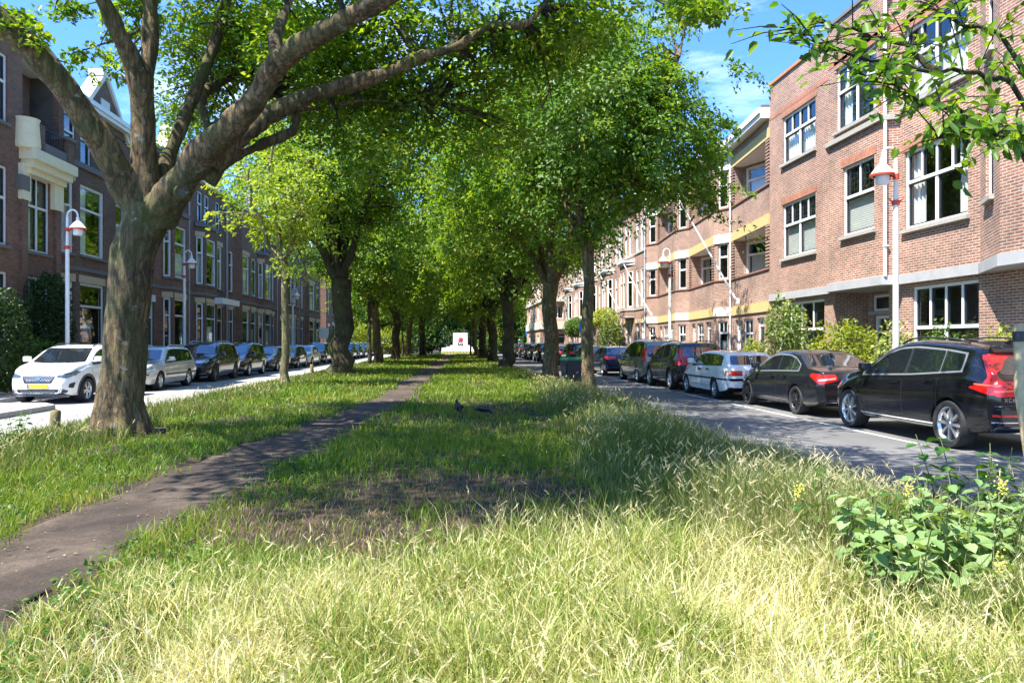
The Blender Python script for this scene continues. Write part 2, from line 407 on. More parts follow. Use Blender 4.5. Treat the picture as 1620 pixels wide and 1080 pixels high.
# --- the near salmon house with canted bays, right edge of the picture
def near_house():
    t = thing('brick_house', 'tall salmon brick house with canted bays and orange coping, behind the big black suv', 'house', (12, 27.36, 0), RZ)
    P1 = [(0, 0), (4.55, 0), (5.16, -.4), (8.02, -.4), (8.2, 0), (11.26, 0), (12.9, -.8), (17.5, -.8), (18.6, 0), (22, 0)]
    w = MB(); wins = []
    def S(i, z0, z1, ops): wall_strip(w, P1[i], P1[i+1], z0, z1, [o[:4] for o in ops])
    ZB, ZT = 3.42, 11.26
    Q = lambda u0, u1, z0, z1, **k: (u0, u1, z0, z1, k)
    four = dict(cols=2, tr=.6, top=4)
    segs = {0: [Q(1.08, 3.54, 4.65, 6.6, lead=True, curt='blind', **four), Q(1.08, 3.54, 8.05, 9.75, curt='full', **four)],
            1: [], 2: [Q(.84, 2.5, 4.75, 6.8, cols=1, tr=.55, top=2, lead=True, curt='blind'), Q(.45, 2.6, 7.95, 9.85, curt='sides', **four)],
            3: [], 4: [Q(.2, 2.65, 4.6, 6.65, curt='sides', **four), Q(.2, 2.65, 7.9, 9.85, curt='full', **four)],
            5: [Q(.55, 1.25, 4.75, 6.75, cols=1, tr=.62), Q(.55, 1.25, 7.9, 9.85, cols=1, tr=.62)],
            6: [Q(.8, 3.8, 4.65, 6.65, curt='sides', **four), Q(.8, 3.8, 7.9, 9.85, **four)], 7: [], 8: []}
    for i, ops in segs.items():
        S(i, ZB, ZT, ops); d, L = seg(P1[i], P1[i+1])
        for a, b, c, e, k in ops:
            window(t, P1[i], d, a, b, c, e, **k)
            lintel(t, P1[i], d, a-.1, b+.1, e+.003, e+.24, RUST)
    # ground floor, a little behind the upper front, with a deep porch
    y = .12; G = [(0, y), (4.6, y), (4.6, y+1.1), (7.5, y+1.1), (7.5, y), (22, y)]
    gops = {0: [Q(.5, 3.9, .5, 3.05, cols=2, tr=.62, top=4)], 1: [], 2: [Q(.25, 1.25, .05, 2.45), Q(.2, 1.3, 2.6, 3.1, cols=1), Q(1.6, 2.55, .05, 3.05)], 3: [],
            4: [Q(1.05, 3.55, .7, 3.08, cols=2, tr=.55, top=4, curt='low'), Q(5.2, 8.6, .6, 3.08, cols=3, tr=.7, curt='sides')]}
    for i, ops in gops.items():
        wall_strip(w, G[i], G[i+1], 0, 3.2, [o[:4] for o in ops]); d, L = seg(G[i], G[i+1])
        for a, b, c, e, k in ops:
            if c < .1: door(t, G[i], d, a, b, c, e, DOORG, .5)
            else: window(t, G[i], d, a, b, c, e, **k)
    shell(w, [(0, 0), (22, 0)], 0, ZT, 9)
    w.build('wall', BR_R, t)
    b = MB(); bandm(b, P1, .05, .0, 3.18, ZB); poly = offset(P1, .03) + [(22, 1.5), (0, 1.5)]; b.prism(poly, 3.2, 3.30)
    b.build('canopy_band', mat('canopy_render', (.36, .36, .37), .7, var=.12, ns=3), t)
    lintel_b = MB(); bandm(lintel_b, P1, .012, .02, 9.98, 10.16); lintel_b.build('brick_course', RUST, t)
    s = MB(); bandm(s, P1[1:5], .1, .0, 7.6, 7.74); s.build('bay_sill', STONE, t)
    c = MB(); bandm(c, P1[:3], .06, .3, ZT, ZT+.1); c.build('coping', mat('tile_coping', (.50, .20, .08), .7, var=.25, ns=8), t)
    c = MB(); bandm(c, P1[2:], .06, .3, ZT, ZT+.1); c.build('dark_coping', DSTONE, t)
    flatroof([(0, .3), (22, .3)], 9, ZT-.3, 'roof', t, DSTONE)
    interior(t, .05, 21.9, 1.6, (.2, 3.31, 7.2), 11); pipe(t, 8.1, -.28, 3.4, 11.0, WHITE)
    nb = MB(); nb.box(5.0, 5.12, y+1.06, y+1.1, 1.35, 1.5); nb.build('doorbell_plate', WHITE, t)
    return t
near_house()

# --- the balcony building with ochre bands
def balcony_building():
    t = thing('apartment_building', 'brick apartment block with recessed corner balconies, ochre bands and striped piers', 'building', (12.44, 45.2, 0), RZ)
    w = MB(); COPB = mat('brick_coping', (.26, .13, .09), .85, var=.2, ns=12)
    U = 5.9467; path = []
    for k in range(3): path += [(k*U, -.45), (k*U+.95, 0)]
    path.append((3*U, -.45))
    deep = 1.35
    lev = ((2.82, 3.2, 4.4, 6.1), (6.1, 6.5, 7.6, 9.34))
    for i in range(6):
        a, b = path[i], path[i+1]; d, L = seg(a, b); wide = i % 2 == 1
        # ground floor
        if wide: ops = [(.55, 1.35, .1, 2.6), (1.75, 3.0, .5, 2.6), (3.5, 4.4, .1, 2.6)]
        else: ops = [(.22, .8, .7, 2.6)]
        wall_strip(w, a, b, 0, 2.82, ops)
        for n, o in enumerate(ops):
            if o[2] < .2: door(t, a, d, *o, DOORG if n == 2 else WHITE, .3)
            else: window(t, a, d, *o, cols=2 if wide else 1, tr=.72, top=2, lead=not wide, sill=False, curt=('low', None, 'full', 'sides')[(n+i) % 4])
        for z0, z1 in ((2.82, 3.2), (6.1, 6.5), (9.34, 9.74)):
            mbb = MB(); mbb.ob(a, d, 0, L, -.05, .3, z0, z1); mbb.build('ochre_band' if wide else 'sunlit_ochre_band', YEL if wide else PALE, t)  # narrow faces are the same band, sunlight on them painted as paler colour
        wall_strip(w, a, b, 9.74, 10.1)
        for zb, zp, zo, zt in lev:
            wall_strip(w, a, b, zp, zo)
            st = MB(); st.ob(a, d, 0, L, -.05, .32, zo, zo+.07); st.build('parapet_coping', COPB, t)
            q = lambda u, ww, z: (a[0]+d[0]*u+d[1]*-ww, a[1]+d[1]*u+d[0]*ww, z)
            if wide:
                # recess: floor, soffit, back wall with tall window, an angled window and piers of proud courses
                so = MB(); so.quad(q(0, .02, zt-.01), q(0, deep, zt-.01), q(L, deep, zt-.01), q(L, .02, zt-.01))
                so.build('balcony_soffit', WHITE, t); so = MB(); so.quad(q(0, .1, zp+.15), q(L, .1, zp+.15), q(L, deep, zp+.15), q(0, deep, zp+.15)); so.build('balcony_floor', STONE, t)
                wall_strip(w, q(L, .3, 0)[:2], q(L, .301, 0)[:2], zo, zt)
                A, B, Cc = q(.38, .42, 0)[:2], q(2.5, deep, 0)[:2], q(L-.3, deep, 0)[:2]
                for (pp, qq, ops) in ((A, B, [(.15, 1.95, zo-.15, zt-.1)]), (B, Cc, [(.2, 1.0, zp+.2, zt-.12)])):
                    wall_strip(w, pp, qq, zp, zt, ops, rev=.08); d2, L2 = seg(pp, qq)
                    for o in ops: window(t, pp, d2, *o, cols=1, tr=.68, sash=False, sill=False, fw=.11, inset=.02, curt=('low', 'sides', None, 'full')[(i+int(zb)) % 4])
                q2 = q(L-.3, deep, 0)[:2]
                wall_strip(w, q2, q(L-.3, .32, 0)[:2], zp, zt); wall_strip(w, q(.38, .32, 0)[:2], A, zp, zt)
                for u0, u1 in ((.0, .36), (L-.36, L)):
                    st2 = MB()
                    for z in np.arange(zo+.07, zt-.02, .125):
                        st2.ob(a, d, u0, u1, .05, .36, z, z+.06); st2.ob(a, d, u0, u1, -.045, .38, z+.06, min(z+.125, zt))
                    st2.build('striped_pier', BR_R2, t)
            else:
                wall_strip(w, a, b, zo, zt, [(.22, .82, zo+.08, zt)])
                window(t, a, d, .22, .82, zo+.08, zt, cols=1, tr=.62, lead=True, sill=False)
    shell(w, [(0, -.45), (3*U, -.45)], 0, 10.1, 9)
    w.build('wall', BR_R2, t)
    c = MB(); pe = path[:-1]+[(17.825, -.449)]; bandm(c, pe, .35, .2, 10.1, 10.28); bandm(c, pe, .42, .2, 10.28, 10.5); c.build('cornice', WHITE, t)
    flatroof(offset(pe, .3), 9, 10.5, 'roof', t, DSTONE)
    interior(t, .05, 3*U-.05, 2.4, (.2, 3.25, 6.55), 10); pipe(t, 2*U+.95, .0, .2, 9.7, WHITE)
    return t
balcony_building()

# --- tall-windowed row houses, right
def row_house(label, Y):
    W = 6.2
    t = thing('row_house', label, 'house', (12, Y+W, 0), RZ, 'row houses with tall white windows')
    w = MB(); P1 = [(0, 0), (.55, 0), (1.1, -.5), (2.7, -.5), (3.25, 0), (W, 0)]
    ZT = 10.9
    def put(a, b, ops, z0, z1):
        wall_strip(w, a, b, z0, z1, [o[:4] for o in ops]); d, L = seg(a, b)
        for o in ops:
            window(t, a, d, *o[:4], cols=1, tr=.68, sash=False, sill=False, fw=.1, inset=.03, curt=o[4] if len(o) > 4 else None)
    for a, b, ops in ((P1[0], P1[1], []), (P1[1], P1[2], [(.12, .62, 3.95, 6.4)]), (P1[2], P1[3], [(.12, .72, 3.95, 6.4, 'low'), (.88, 1.48, 3.95, 6.4)]), (P1[3], P1[4], [(.12, .62, 3.95, 6.4)]),
                      (P1[4], P1[5], [(.35, 1.05, 3.95, 6.4), (1.5, 2.2, 3.95, 6.4, 'full')])):
        put(a, b, ops, 3.4, 6.75)
    put((0, 0), (W, 0), [(.5, 1.2, 7.5, 9.6), (1.6, 2.3, 7.5, 9.6), (3.6, 4.3, 7.5, 9.6, 'low'), (4.75, 5.45, 7.5, 9.6)], 6.75, ZT)
    ops = [(.5, 1.3, .8, 2.9), (1.6, 2.4, .8, 2.9), (3.5, 4.4, .1, 2.9), (4.8, 5.7, .1, 2.9)]
    wall_strip(w, (0, 0), (W, 0), 0, 3.4, ops)
    for o in ops:
        if o[2] < .2: door(t, (0, 0), (1, 0), *o, WHITE if o[0] > 4.5 else DOORG, .5)
        else: window(t, (0, 0), (1, 0), *o, cols=1, tr=.7, sash=False)
        lintel(t, (0, 0), (1, 0), o[0]-.1, o[1]+.1, o[3]+.002, o[3]+.25, SAND)
    b = MB(); b.prism([(.5, 0), (1.05, -.6), (2.75, -.6), (3.3, 0)], 6.75, 6.93); b.prism([(.45, .0), (1.0, -.7), (2.8, -.7), (3.35, 0)], 6.93, 7.05); b.build('bay_roof', WHITE, t)
    b = MB(); bandm(b, P1, .05, .0, 3.75, 3.9); b.prism([(.55, 0.02), (1.1, -.5), (2.7, -.5), (3.25, .02)], 3.3, 3.4); b.build('sill_band', STONE, t)
    b = MB(); b.box(0, W, -.06, .0, 7.35, 7.48); b.build('sill_course', STONE, t)
    shell(w, [(0, 0), (W, 0)], 0, ZT, 9); w.build('wall', BR_R, t)
    c = MB(); c.box(0, W, -.4, .1, ZT, ZT+.3); c.build('cornice', WHITE, t)
    flatroof([(0, -.3), (W, -.3)], 9, ZT+.3, 'roof', t, DSTONE); interior(t, .05, W-.05, 1.8, (.2, 3.3, 6.9), ZT-.1); pipe(t, 6.1, 0, .1, ZT-.3)
    return t
r0 = row_house('row house with tall white windows next to the balcony apartment block', 45.25)
for k, l in enumerate(('row house behind the clipped ball tree, second beyond the apartment block', 'third tall white-windowed row house beyond the apartment block', 'fourth tall white-windowed row house beyond the apartment block', 'farthest tall white-windowed row house, beside the peach corner building')):
    dup(r0, (12, 45.25+6.2*(k+2)+.004*(k+1), 0), RZ, l)

def corner_building():
    t = thing('corner_building', 'peach brick corner building with broad bands at the far end of the right street', 'building', (9.6, 78, 0), 0)
    w = MB(); ops = [(.5, 2.2, 4.2, 5.6), (.3, 2.4, .1, 2.7)]
    wall_strip(w, (0, 0), (8, 0), 0, 9.5, ops, rev=.3); window(t, (0, 0), (1, 0), *ops[0], cols=3, sill=False, inset=.2); door(t, (0, 0), (1, 0), *ops[1], light=.4, inset=.25)
    ops2 = [(2+3*k, 3.8+3*k, z, z+1.5) for k in range(4) for z in (1, 4.2, 7)]
    wall_strip(w, (0, 16), (0, 0), 0, 9.5, ops2)
    for o in ops2: window(t, (0, 16), (0, -1), *o, cols=2, sash=False, sill=False)
    w.quad((8, 16, 0), (0, 16, 0), (0, 16, 9.5), (8, 16, 9.5)); w.quad((8, 0, 0), (8, 16, 0), (8, 16, 9.5), (8, 0, 9.5)); w.build('wall', BR_F, t)
    b = MB(); b.box(-.15, 8, -.15, 16, 3.1, 3.9); b.box(-.15, 8, -.15, 16, 6.0, 6.5); b.build('render_band', PALE, t)
    b = MB(); b.box(-.2, 8.2, -.2, 16.2, 9.5, 9.7); b.build('roof', DSTONE, t)
    b = MB(); b.quad((.3, 1.5, 0), (7.8, 1.5, 0), (7.8, 1.5, 9.4), (.3, 1.5, 9.4)); b.quad((1.3, 1.5, 0), (1.3, 15.8, 0), (1.3, 15.8, 9.4), (1.3, 1.5, 9.4)); b.build('interior', ROOM, t)
corner_building()

# --- left side: dark brown houses
def left_house(label, Y, W, v, brickm, grp='dark brown brick houses on the shaded left side'):
    t = thing('terraced_house', label, 'house', (-15, Y, 0), LZ, grp)
    w = MB(); ZT = 11.2
    if v == 0:   # shallow curved bay, paired narrow side lights
        P1 = [(0, 0), (W*.12, 0), (W*.2, -.45), (W*.52, -.45), (W*.6, 0), (W, 0)]
    elif v == 1:
        P1 = [(0, 0), (W*.42, 0), (W*.5, -.4), (W*.82, -.4), (W*.9, 0), (W, 0)]
    else:
        P1 = [(0, 0), (W*.3, 0), (W*.300001+.35, -.35), (W-.4, -.35), (W-.05, 0), (W, 0)]
    zt1 = 8.5 if v != 2 else 11.2
    k = 0
    for i in range(5):
        a, b = P1[i], P1[i+1]; d, L = seg(a, b); ops = []
        if L > 1.9:
            if i in (0, 4): ops = [(L*.5-.5, L*.5+.5, 5.1, 7.9), (L*.5-.6, L*.5+.6, 1.3, 4.0) if v != 1 else (L*.5-.6, L*.5+.6, .3, 3.7)]
            else: ops = [(L*.12, L*.88, 5.1, 7.9), (L*.12, L*.88, 1.3, 4.0)] if L < 2.8 else [(.2, L*.47, 5.1, 7.9), (L*.62, L-.25, 5.1, 7.9), (.2, L*.47, 1.3, 4.0), (L*.62, L-.25, 1.3, 4.0)]
        elif L > .55 and i not in (0, 4): ops = [(L*.2, L*.85, 5.1, 7.9), (L*.2, L*.85, 1.3, 4.0)]
        wall_strip(w, a, b, 0, zt1, ops)
        for o in ops:
            k += 1
            if o[2] < .5: door(t, a, d, *o, DOORG, .8); lintel(t, a, d, o[0]-.15, o[1]+.15, o[3]+.002, o[3]+.35, WHITE, 'door_canopy'); continue
            window(t, a, d, *o, cols=1, tr=.66, top=1, sash=k % 2 == 0, fw=.1, curt=None if Y == 28.8 and o[2] == 1.3 and L > 2 else ('sides', None, 'low', 'left', None, 'full')[(k*5+v) % 6], sillm=DSTONE, lead=(k % 4 == 1))
            if (k+v) % 3: lintel(t, a, d, o[0]-.1, o[1]+.1, o[3]+.002, o[3]+.3, SAND)
    if v != 2:
        ops = [(W*.2, W*.2+.9, 8.85, 10.7), (W*.2+1.3, W*.2+2.2, 8.85, 10.7), (W*.68, W*.68+.9, 8.85, 10.7)]
        wall_strip(w, (0, 0), (W, 0), zt1, ZT, ops)
        for o in ops: window(t, (0, 0), (1, 0), *o, cols=1, tr=.6, curt=None, sillm=DSTONE)
        poly = P1[1:5]; b = MB(); b.prism(offset(poly, .1), 8.5, 8.72); b.build('bay_roof', DSTONE, t)
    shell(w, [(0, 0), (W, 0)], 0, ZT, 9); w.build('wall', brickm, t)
    b = MB(); bandm(b, P1, .03, 0, .0, .5); b.build('plinth', DSTONE, t); b = MB(); bandm(b, P1, .05, 0, 4.45, 4.6); b.build('string_course', DSTONE, t)
    c = MB(); c.box(0, W, -.35, .1, ZT, ZT+.16); c.box(0, W, -.42, .1, ZT+.16, ZT+.36); c.build('gutter', WHITE if v != 1 else DSTONE, t)
    r = MB(); r.add([(0, -.3, ZT+.36), (W, -.3, ZT+.36), (W, 4.4, ZT+3.2), (0, 4.4, ZT+3.2), (0, 9, ZT+.36), (W, 9, ZT+.36)], [(0, 1, 2, 3), (3, 2, 5, 4), (0, 3, 4), (1, 5, 2)])
    rf = r.build('roof', ROOFT, t)
    if v != 0:
        ch = MB(); ch.box(W-1, W-.2, 4, 4.8, ZT+2.4, ZT+4); ch.build('chimney', brickm, rf)
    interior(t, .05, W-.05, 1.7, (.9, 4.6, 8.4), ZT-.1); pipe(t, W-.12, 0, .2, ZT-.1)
    return t, w
def gable(t, x0, x1, z0, z1, brickm, y=-.02):
    b = MB(); xm = (x0+x1)/2
    b.prism([(0, 0)]*0 or [(x0, y), (x1, y), (x1, y+.35), (x0, y+.35)], z0-.02, z0)
    b.add([(x0, y, z0), (x1, y, z0), (xm+.25, y, z1), (xm-.25, y, z1), (x0, y+.35, z0), (x1, y+.35, z0), (xm+.25, y+.35, z1), (xm-.25, y+.35, z1)], [(0, 1, 2, 3), (5, 4, 7, 6), (1, 5, 6, 2), (4, 0, 3, 7)])
    g = b.build('gable', brickm, t)
    c = MB()
    for s in (-1, 1):
        xa, xb = (x0-.12, xm-.3) if s < 0 else (x1+.12, xm+.3)
        c.hexa([(xa, y-.1, z0-.1), (xa+s*-.28, y-.1, z0-.1), (xa+s*-.28, y+.5, z0-.1), (xa, y+.5, z0-.1), (xb, y-.1, z1), (xb+s*-.28, y-.1, z1), (xb+s*-.28, y+.5, z1), (xb, y+.5, z1)])
    c.box(xm-.4, xm+.4, y-.12, y+.5, z1-.02, z1+.25); c.build('gable_coping', PALE, g)
    ws = MB(); ws.ob((x0, y), (1, 0), (x1-x0)/2-.4, (x1-x0)/2+.4, -.04, .02, z0+.3, z0+1.2); ws.build('gable_panel', PALE, g)

def cream_house():
    t = thing('terraced_house', 'red brown house with cream balcony and curved corbel at the left edge', 'house', (-14.3, 23.6, 0), LZ)
    w = MB(); W = 5.1
    # tall front bay, balcony loggia above at the far half
    ops = [(3.0, 4.45, 4.75, 7.35), (3.0, 4.4, 1.0, 3.9), (.8, 1.9, 1.0, 3.9), (.8, 1.9, 4.75, 7.3), (.8, 1.9, 8.7, 10.9)]
    wall_strip(w, (0, 0), (2.75, 0), 0, 11.6, [o for o in ops if o[0] < 2.5]); wall_strip(w, (2.75, 0), (W, 0), 0, 8.05, [(o[0]-2.75, o[1]-2.75, *o[2:]) for o in ops if o[0] > 2.5])
    for o in ops: window(t, (0, 0), (1, 0), *o, cols=2 if o[0] > 2.5 else 1, tr=.6, curt='left' if o[2] < 5 else None, sillm=DSTONE)
    wall_strip(w, (2.75, 0), (2.75, 1.0), 8.05, 11.6); wall_strip(w, (2.75, 1.0), (W, 1.0), 8.05, 11.6, [(.15, .95, 8.5, 10.8)])
    window(t, (2.75, 1.0), (1, 0), .15, .95, 8.5, 10.8, cols=1, tr=.6, sill=False)
    wall_strip(w, (W-.4, 0.02), (W, .02), 8.05, 8.9); wall_strip(w, (W, 0), (W, 9), 0, 11.6); wall_strip(w, (0, 9), (0, 0), 0, 11.6)
    for x in (2.55, 4.7): w.box(x, x+.32, -.12, .0, 0, 6.4)
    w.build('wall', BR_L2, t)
    b = MB(); b.box(2.55, W+.25, -.55, 1, 7.75, 8.1); b.box(2.65, W+.15, -.42, 0, 7.5, 7.75); b.box(2.75, W, -.28, 0, 7.3, 7.5)
    b.box(2.5, 2.98, -.16, 0, 6.4, 7.6); b.box(4.5, W+.02, -.16, 0, 6.4, 7.6); b.box(2.98, 4.5, -.1, 0, 7.36, 7.5)
    b.lathe([(.001, 0), (.42, 0), (.45, .1), (.4, .9), (.44, 1.0), (.001, 1.0)], 16, (2.75, -.1, 8.1))
    bal = b.build('balcony', CREAM, t, 40)
    r = MB()
    for k in range(10): r.tube([(3.25+k*.17, -.4, 8.1), (3.25+k*.17, -.4, 8.95)], .011, 5)
    r.tube([(3.15, -.4, 8.95), (4.8, -.4, 8.95)], .02, 6); r.tube([(3.15, -.4, 8.3), (4.8, -.4, 8.3)], .015, 6); r.build('railing', BLACKP, bal)
    p = MB(); p.box(4.75, W+.1, -.5, .02, 8.1, 8.95, 0); p.box(4.7, W+.15, -.55, .05, 8.95, 9.08, 1); p.box(2.9, 3.2, -.5, .02, 8.1, 9.0, 0); p.box(3.2, 4.75, -.46, -.42, 8.1, 8.45, 1); p.build('balcony_pier', [BR_L, DSTONE], bal)
    e = MB(); e.box(2.7, W+.15, -.35, 1.2, 11.25, 11.5); e.build('eave', WHITE, t)
    e = MB(); e.hexa([(2.7, -.32, 11.5), (W+.15, -.32, 11.5), (W+.15, 2.5, 11.5), (2.7, 2.5, 11.5), (2.7, .5, 12.6), (W+.15, .5, 12.6), (W+.15, 2.5, 12.8), (2.7, 2.5, 12.8)]); e.box(0, W, 0.2, 9, 11.6, 11.9); e.build('roof', ROOFT, t)
    c = MB(); c.box(-.05, 2.8, -.3, .3, 11.6, 11.95); c.build('cornice', SAND, t)
    c = MB(); c.box(2.4, 2.9, -.17, 0, 6.7, 7.2); c.build('corbel_stone', DSTONE, t)
    interior(t, .05, W-.05, 1.9, (.7, 4.4, 8.06), 11.4)
cream_house()
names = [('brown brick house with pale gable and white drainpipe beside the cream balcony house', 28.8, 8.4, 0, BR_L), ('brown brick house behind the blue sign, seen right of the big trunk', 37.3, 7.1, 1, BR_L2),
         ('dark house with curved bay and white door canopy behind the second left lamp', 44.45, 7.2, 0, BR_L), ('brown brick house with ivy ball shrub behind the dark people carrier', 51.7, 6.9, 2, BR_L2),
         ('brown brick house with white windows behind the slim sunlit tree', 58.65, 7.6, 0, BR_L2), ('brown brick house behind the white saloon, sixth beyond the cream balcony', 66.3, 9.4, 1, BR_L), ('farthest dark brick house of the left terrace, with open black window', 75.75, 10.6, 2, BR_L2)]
for q, (l, Y, W, v, bm_) in enumerate(names):
    t, w = left_house(l, Y, W, v, bm_)
    if q in (0, 1): gable(t, 2.6, 7.4 if q == 0 else 6.2, 10.9, 13.1 if q == 0 else 13.0, BR_L, -.06)
    if q == 2: lb = MB(); lb.box(3.2, 6.9, -.95, -.4, 4.05, 4.42); lb.build('door_canopy', WHITE, t)
t, w = left_house('reddish flat corner house beyond the side street at the far left end', 92, 10, 1, BR_L2)
# ------------------------------------------------------------------ vehicles: lofted bodies, every fitting laid on the body surface by ray casting
def paint(name, col, metal=.0, rough=.2):
    if name in MATS: return MATS[name]
    m, nt, b, o = newmat(name)
    f = noisef(nt, 3, 5); nt.links.new(ramp(nt, f, [(.3, sc(col, .9)), (.7, sc(col, 1.1))]), b.inputs['Base Color'])
    g = noisef(nt, 14, 4); nt.links.new(ramp(nt, g, [(.35, (rough*.85,)*3), (.75, (rough*1.15,)*3)]), b.inputs['Roughness'])
    b.inputs['Metallic'].default_value = metal; b.inputs['Specular IOR Level'].default_value = .25; b.inputs['Coat Weight'].default_value = 1; b.inputs['Coat Roughness'].default_value = .03
    MATS[name] = m; return m
CGL = glassy = None
def carglass():
    m, nt, b, o = newmat('car_glass'); b.inputs['Base Color'].default_value = (.010, .014, .017, 1); b.inputs['Roughness'].default_value = .05
    g = nt.nodes.new('ShaderNodeBsdfGlossy'); g.inputs['Roughness'].default_value = .015; g.inputs[0].default_value = (.95, .97, 1, 1)
    fr = nt.nodes.new('ShaderNodeFresnel'); ad = nt.nodes.new('ShaderNodeMath'); ad.inputs[1].default_value = .09; nt.links.new(fr.outputs[0], ad.inputs[0])
    mx = nt.nodes.new('ShaderNodeMixShader'); nt.links.new(ad.outputs[0], mx.inputs[0]); nt.links.new(b.outputs[0], mx.inputs[1]); nt.links.new(g.outputs[0], mx.inputs[2]); nt.links.new(mx.outputs[0], o.inputs[0]); return m
CGL = carglass()
RUB = mat('tyre_rubber', (.02, .02, .021), .8, var=.3, ns=20)
ALU = mat('alloy', (.62, .63, .65), .3, metal=.8, var=.08)
DALU = mat('dark_alloy', (.03, .03, .033), .35, metal=.4, var=.1)
CHR = mat('chrome', (.75, .76, .78), .12, metal=1, var=0); TRIM = mat('satin_trim', (.30, .31, .32), .35, metal=.5, var=.03)
TAIL = mat('red_lens', (.55, .012, .01), .12, var=.15, ns=30, coat=1)
ORA = mat('orange_lens', (.75, .22, .01), .15, var=.1, coat=1)
HEAD = mat('headlamp_lens', (.42, .46, .50), .08, metal=.5, var=.5, ns=22, coat=1)
PLATE = mat('yellow_plate', (.75, .47, .02), .4, var=.04)
PBLUE = mat('plate_blue', (.03, .12, .5), .4, var=0)
GRIL = mat('grille_black', (.012, .012, .013), .35, var=.4, ns=40)
def rpoly(poly, r, n=4):     # round the corners of a polygon
    out = []; N = len(poly)
    for i, p in enumerate(poly):
        a, b = Vector(poly[i-1]), Vector(poly[(i+1) % N]); p = Vector(p)
        ra = min(r, (a-p).length*.45); rb = min(r, (b-p).length*.45)
        p0 = p+(a-p).normalized()*ra; p1 = p+(b-p).normalized()*rb
        for k in range(n+1):
            t = k/n; q = p0*(1-t)**2+p*2*t*(1-t)+p1*t*t; out.append((q.x, q.y))
    return out
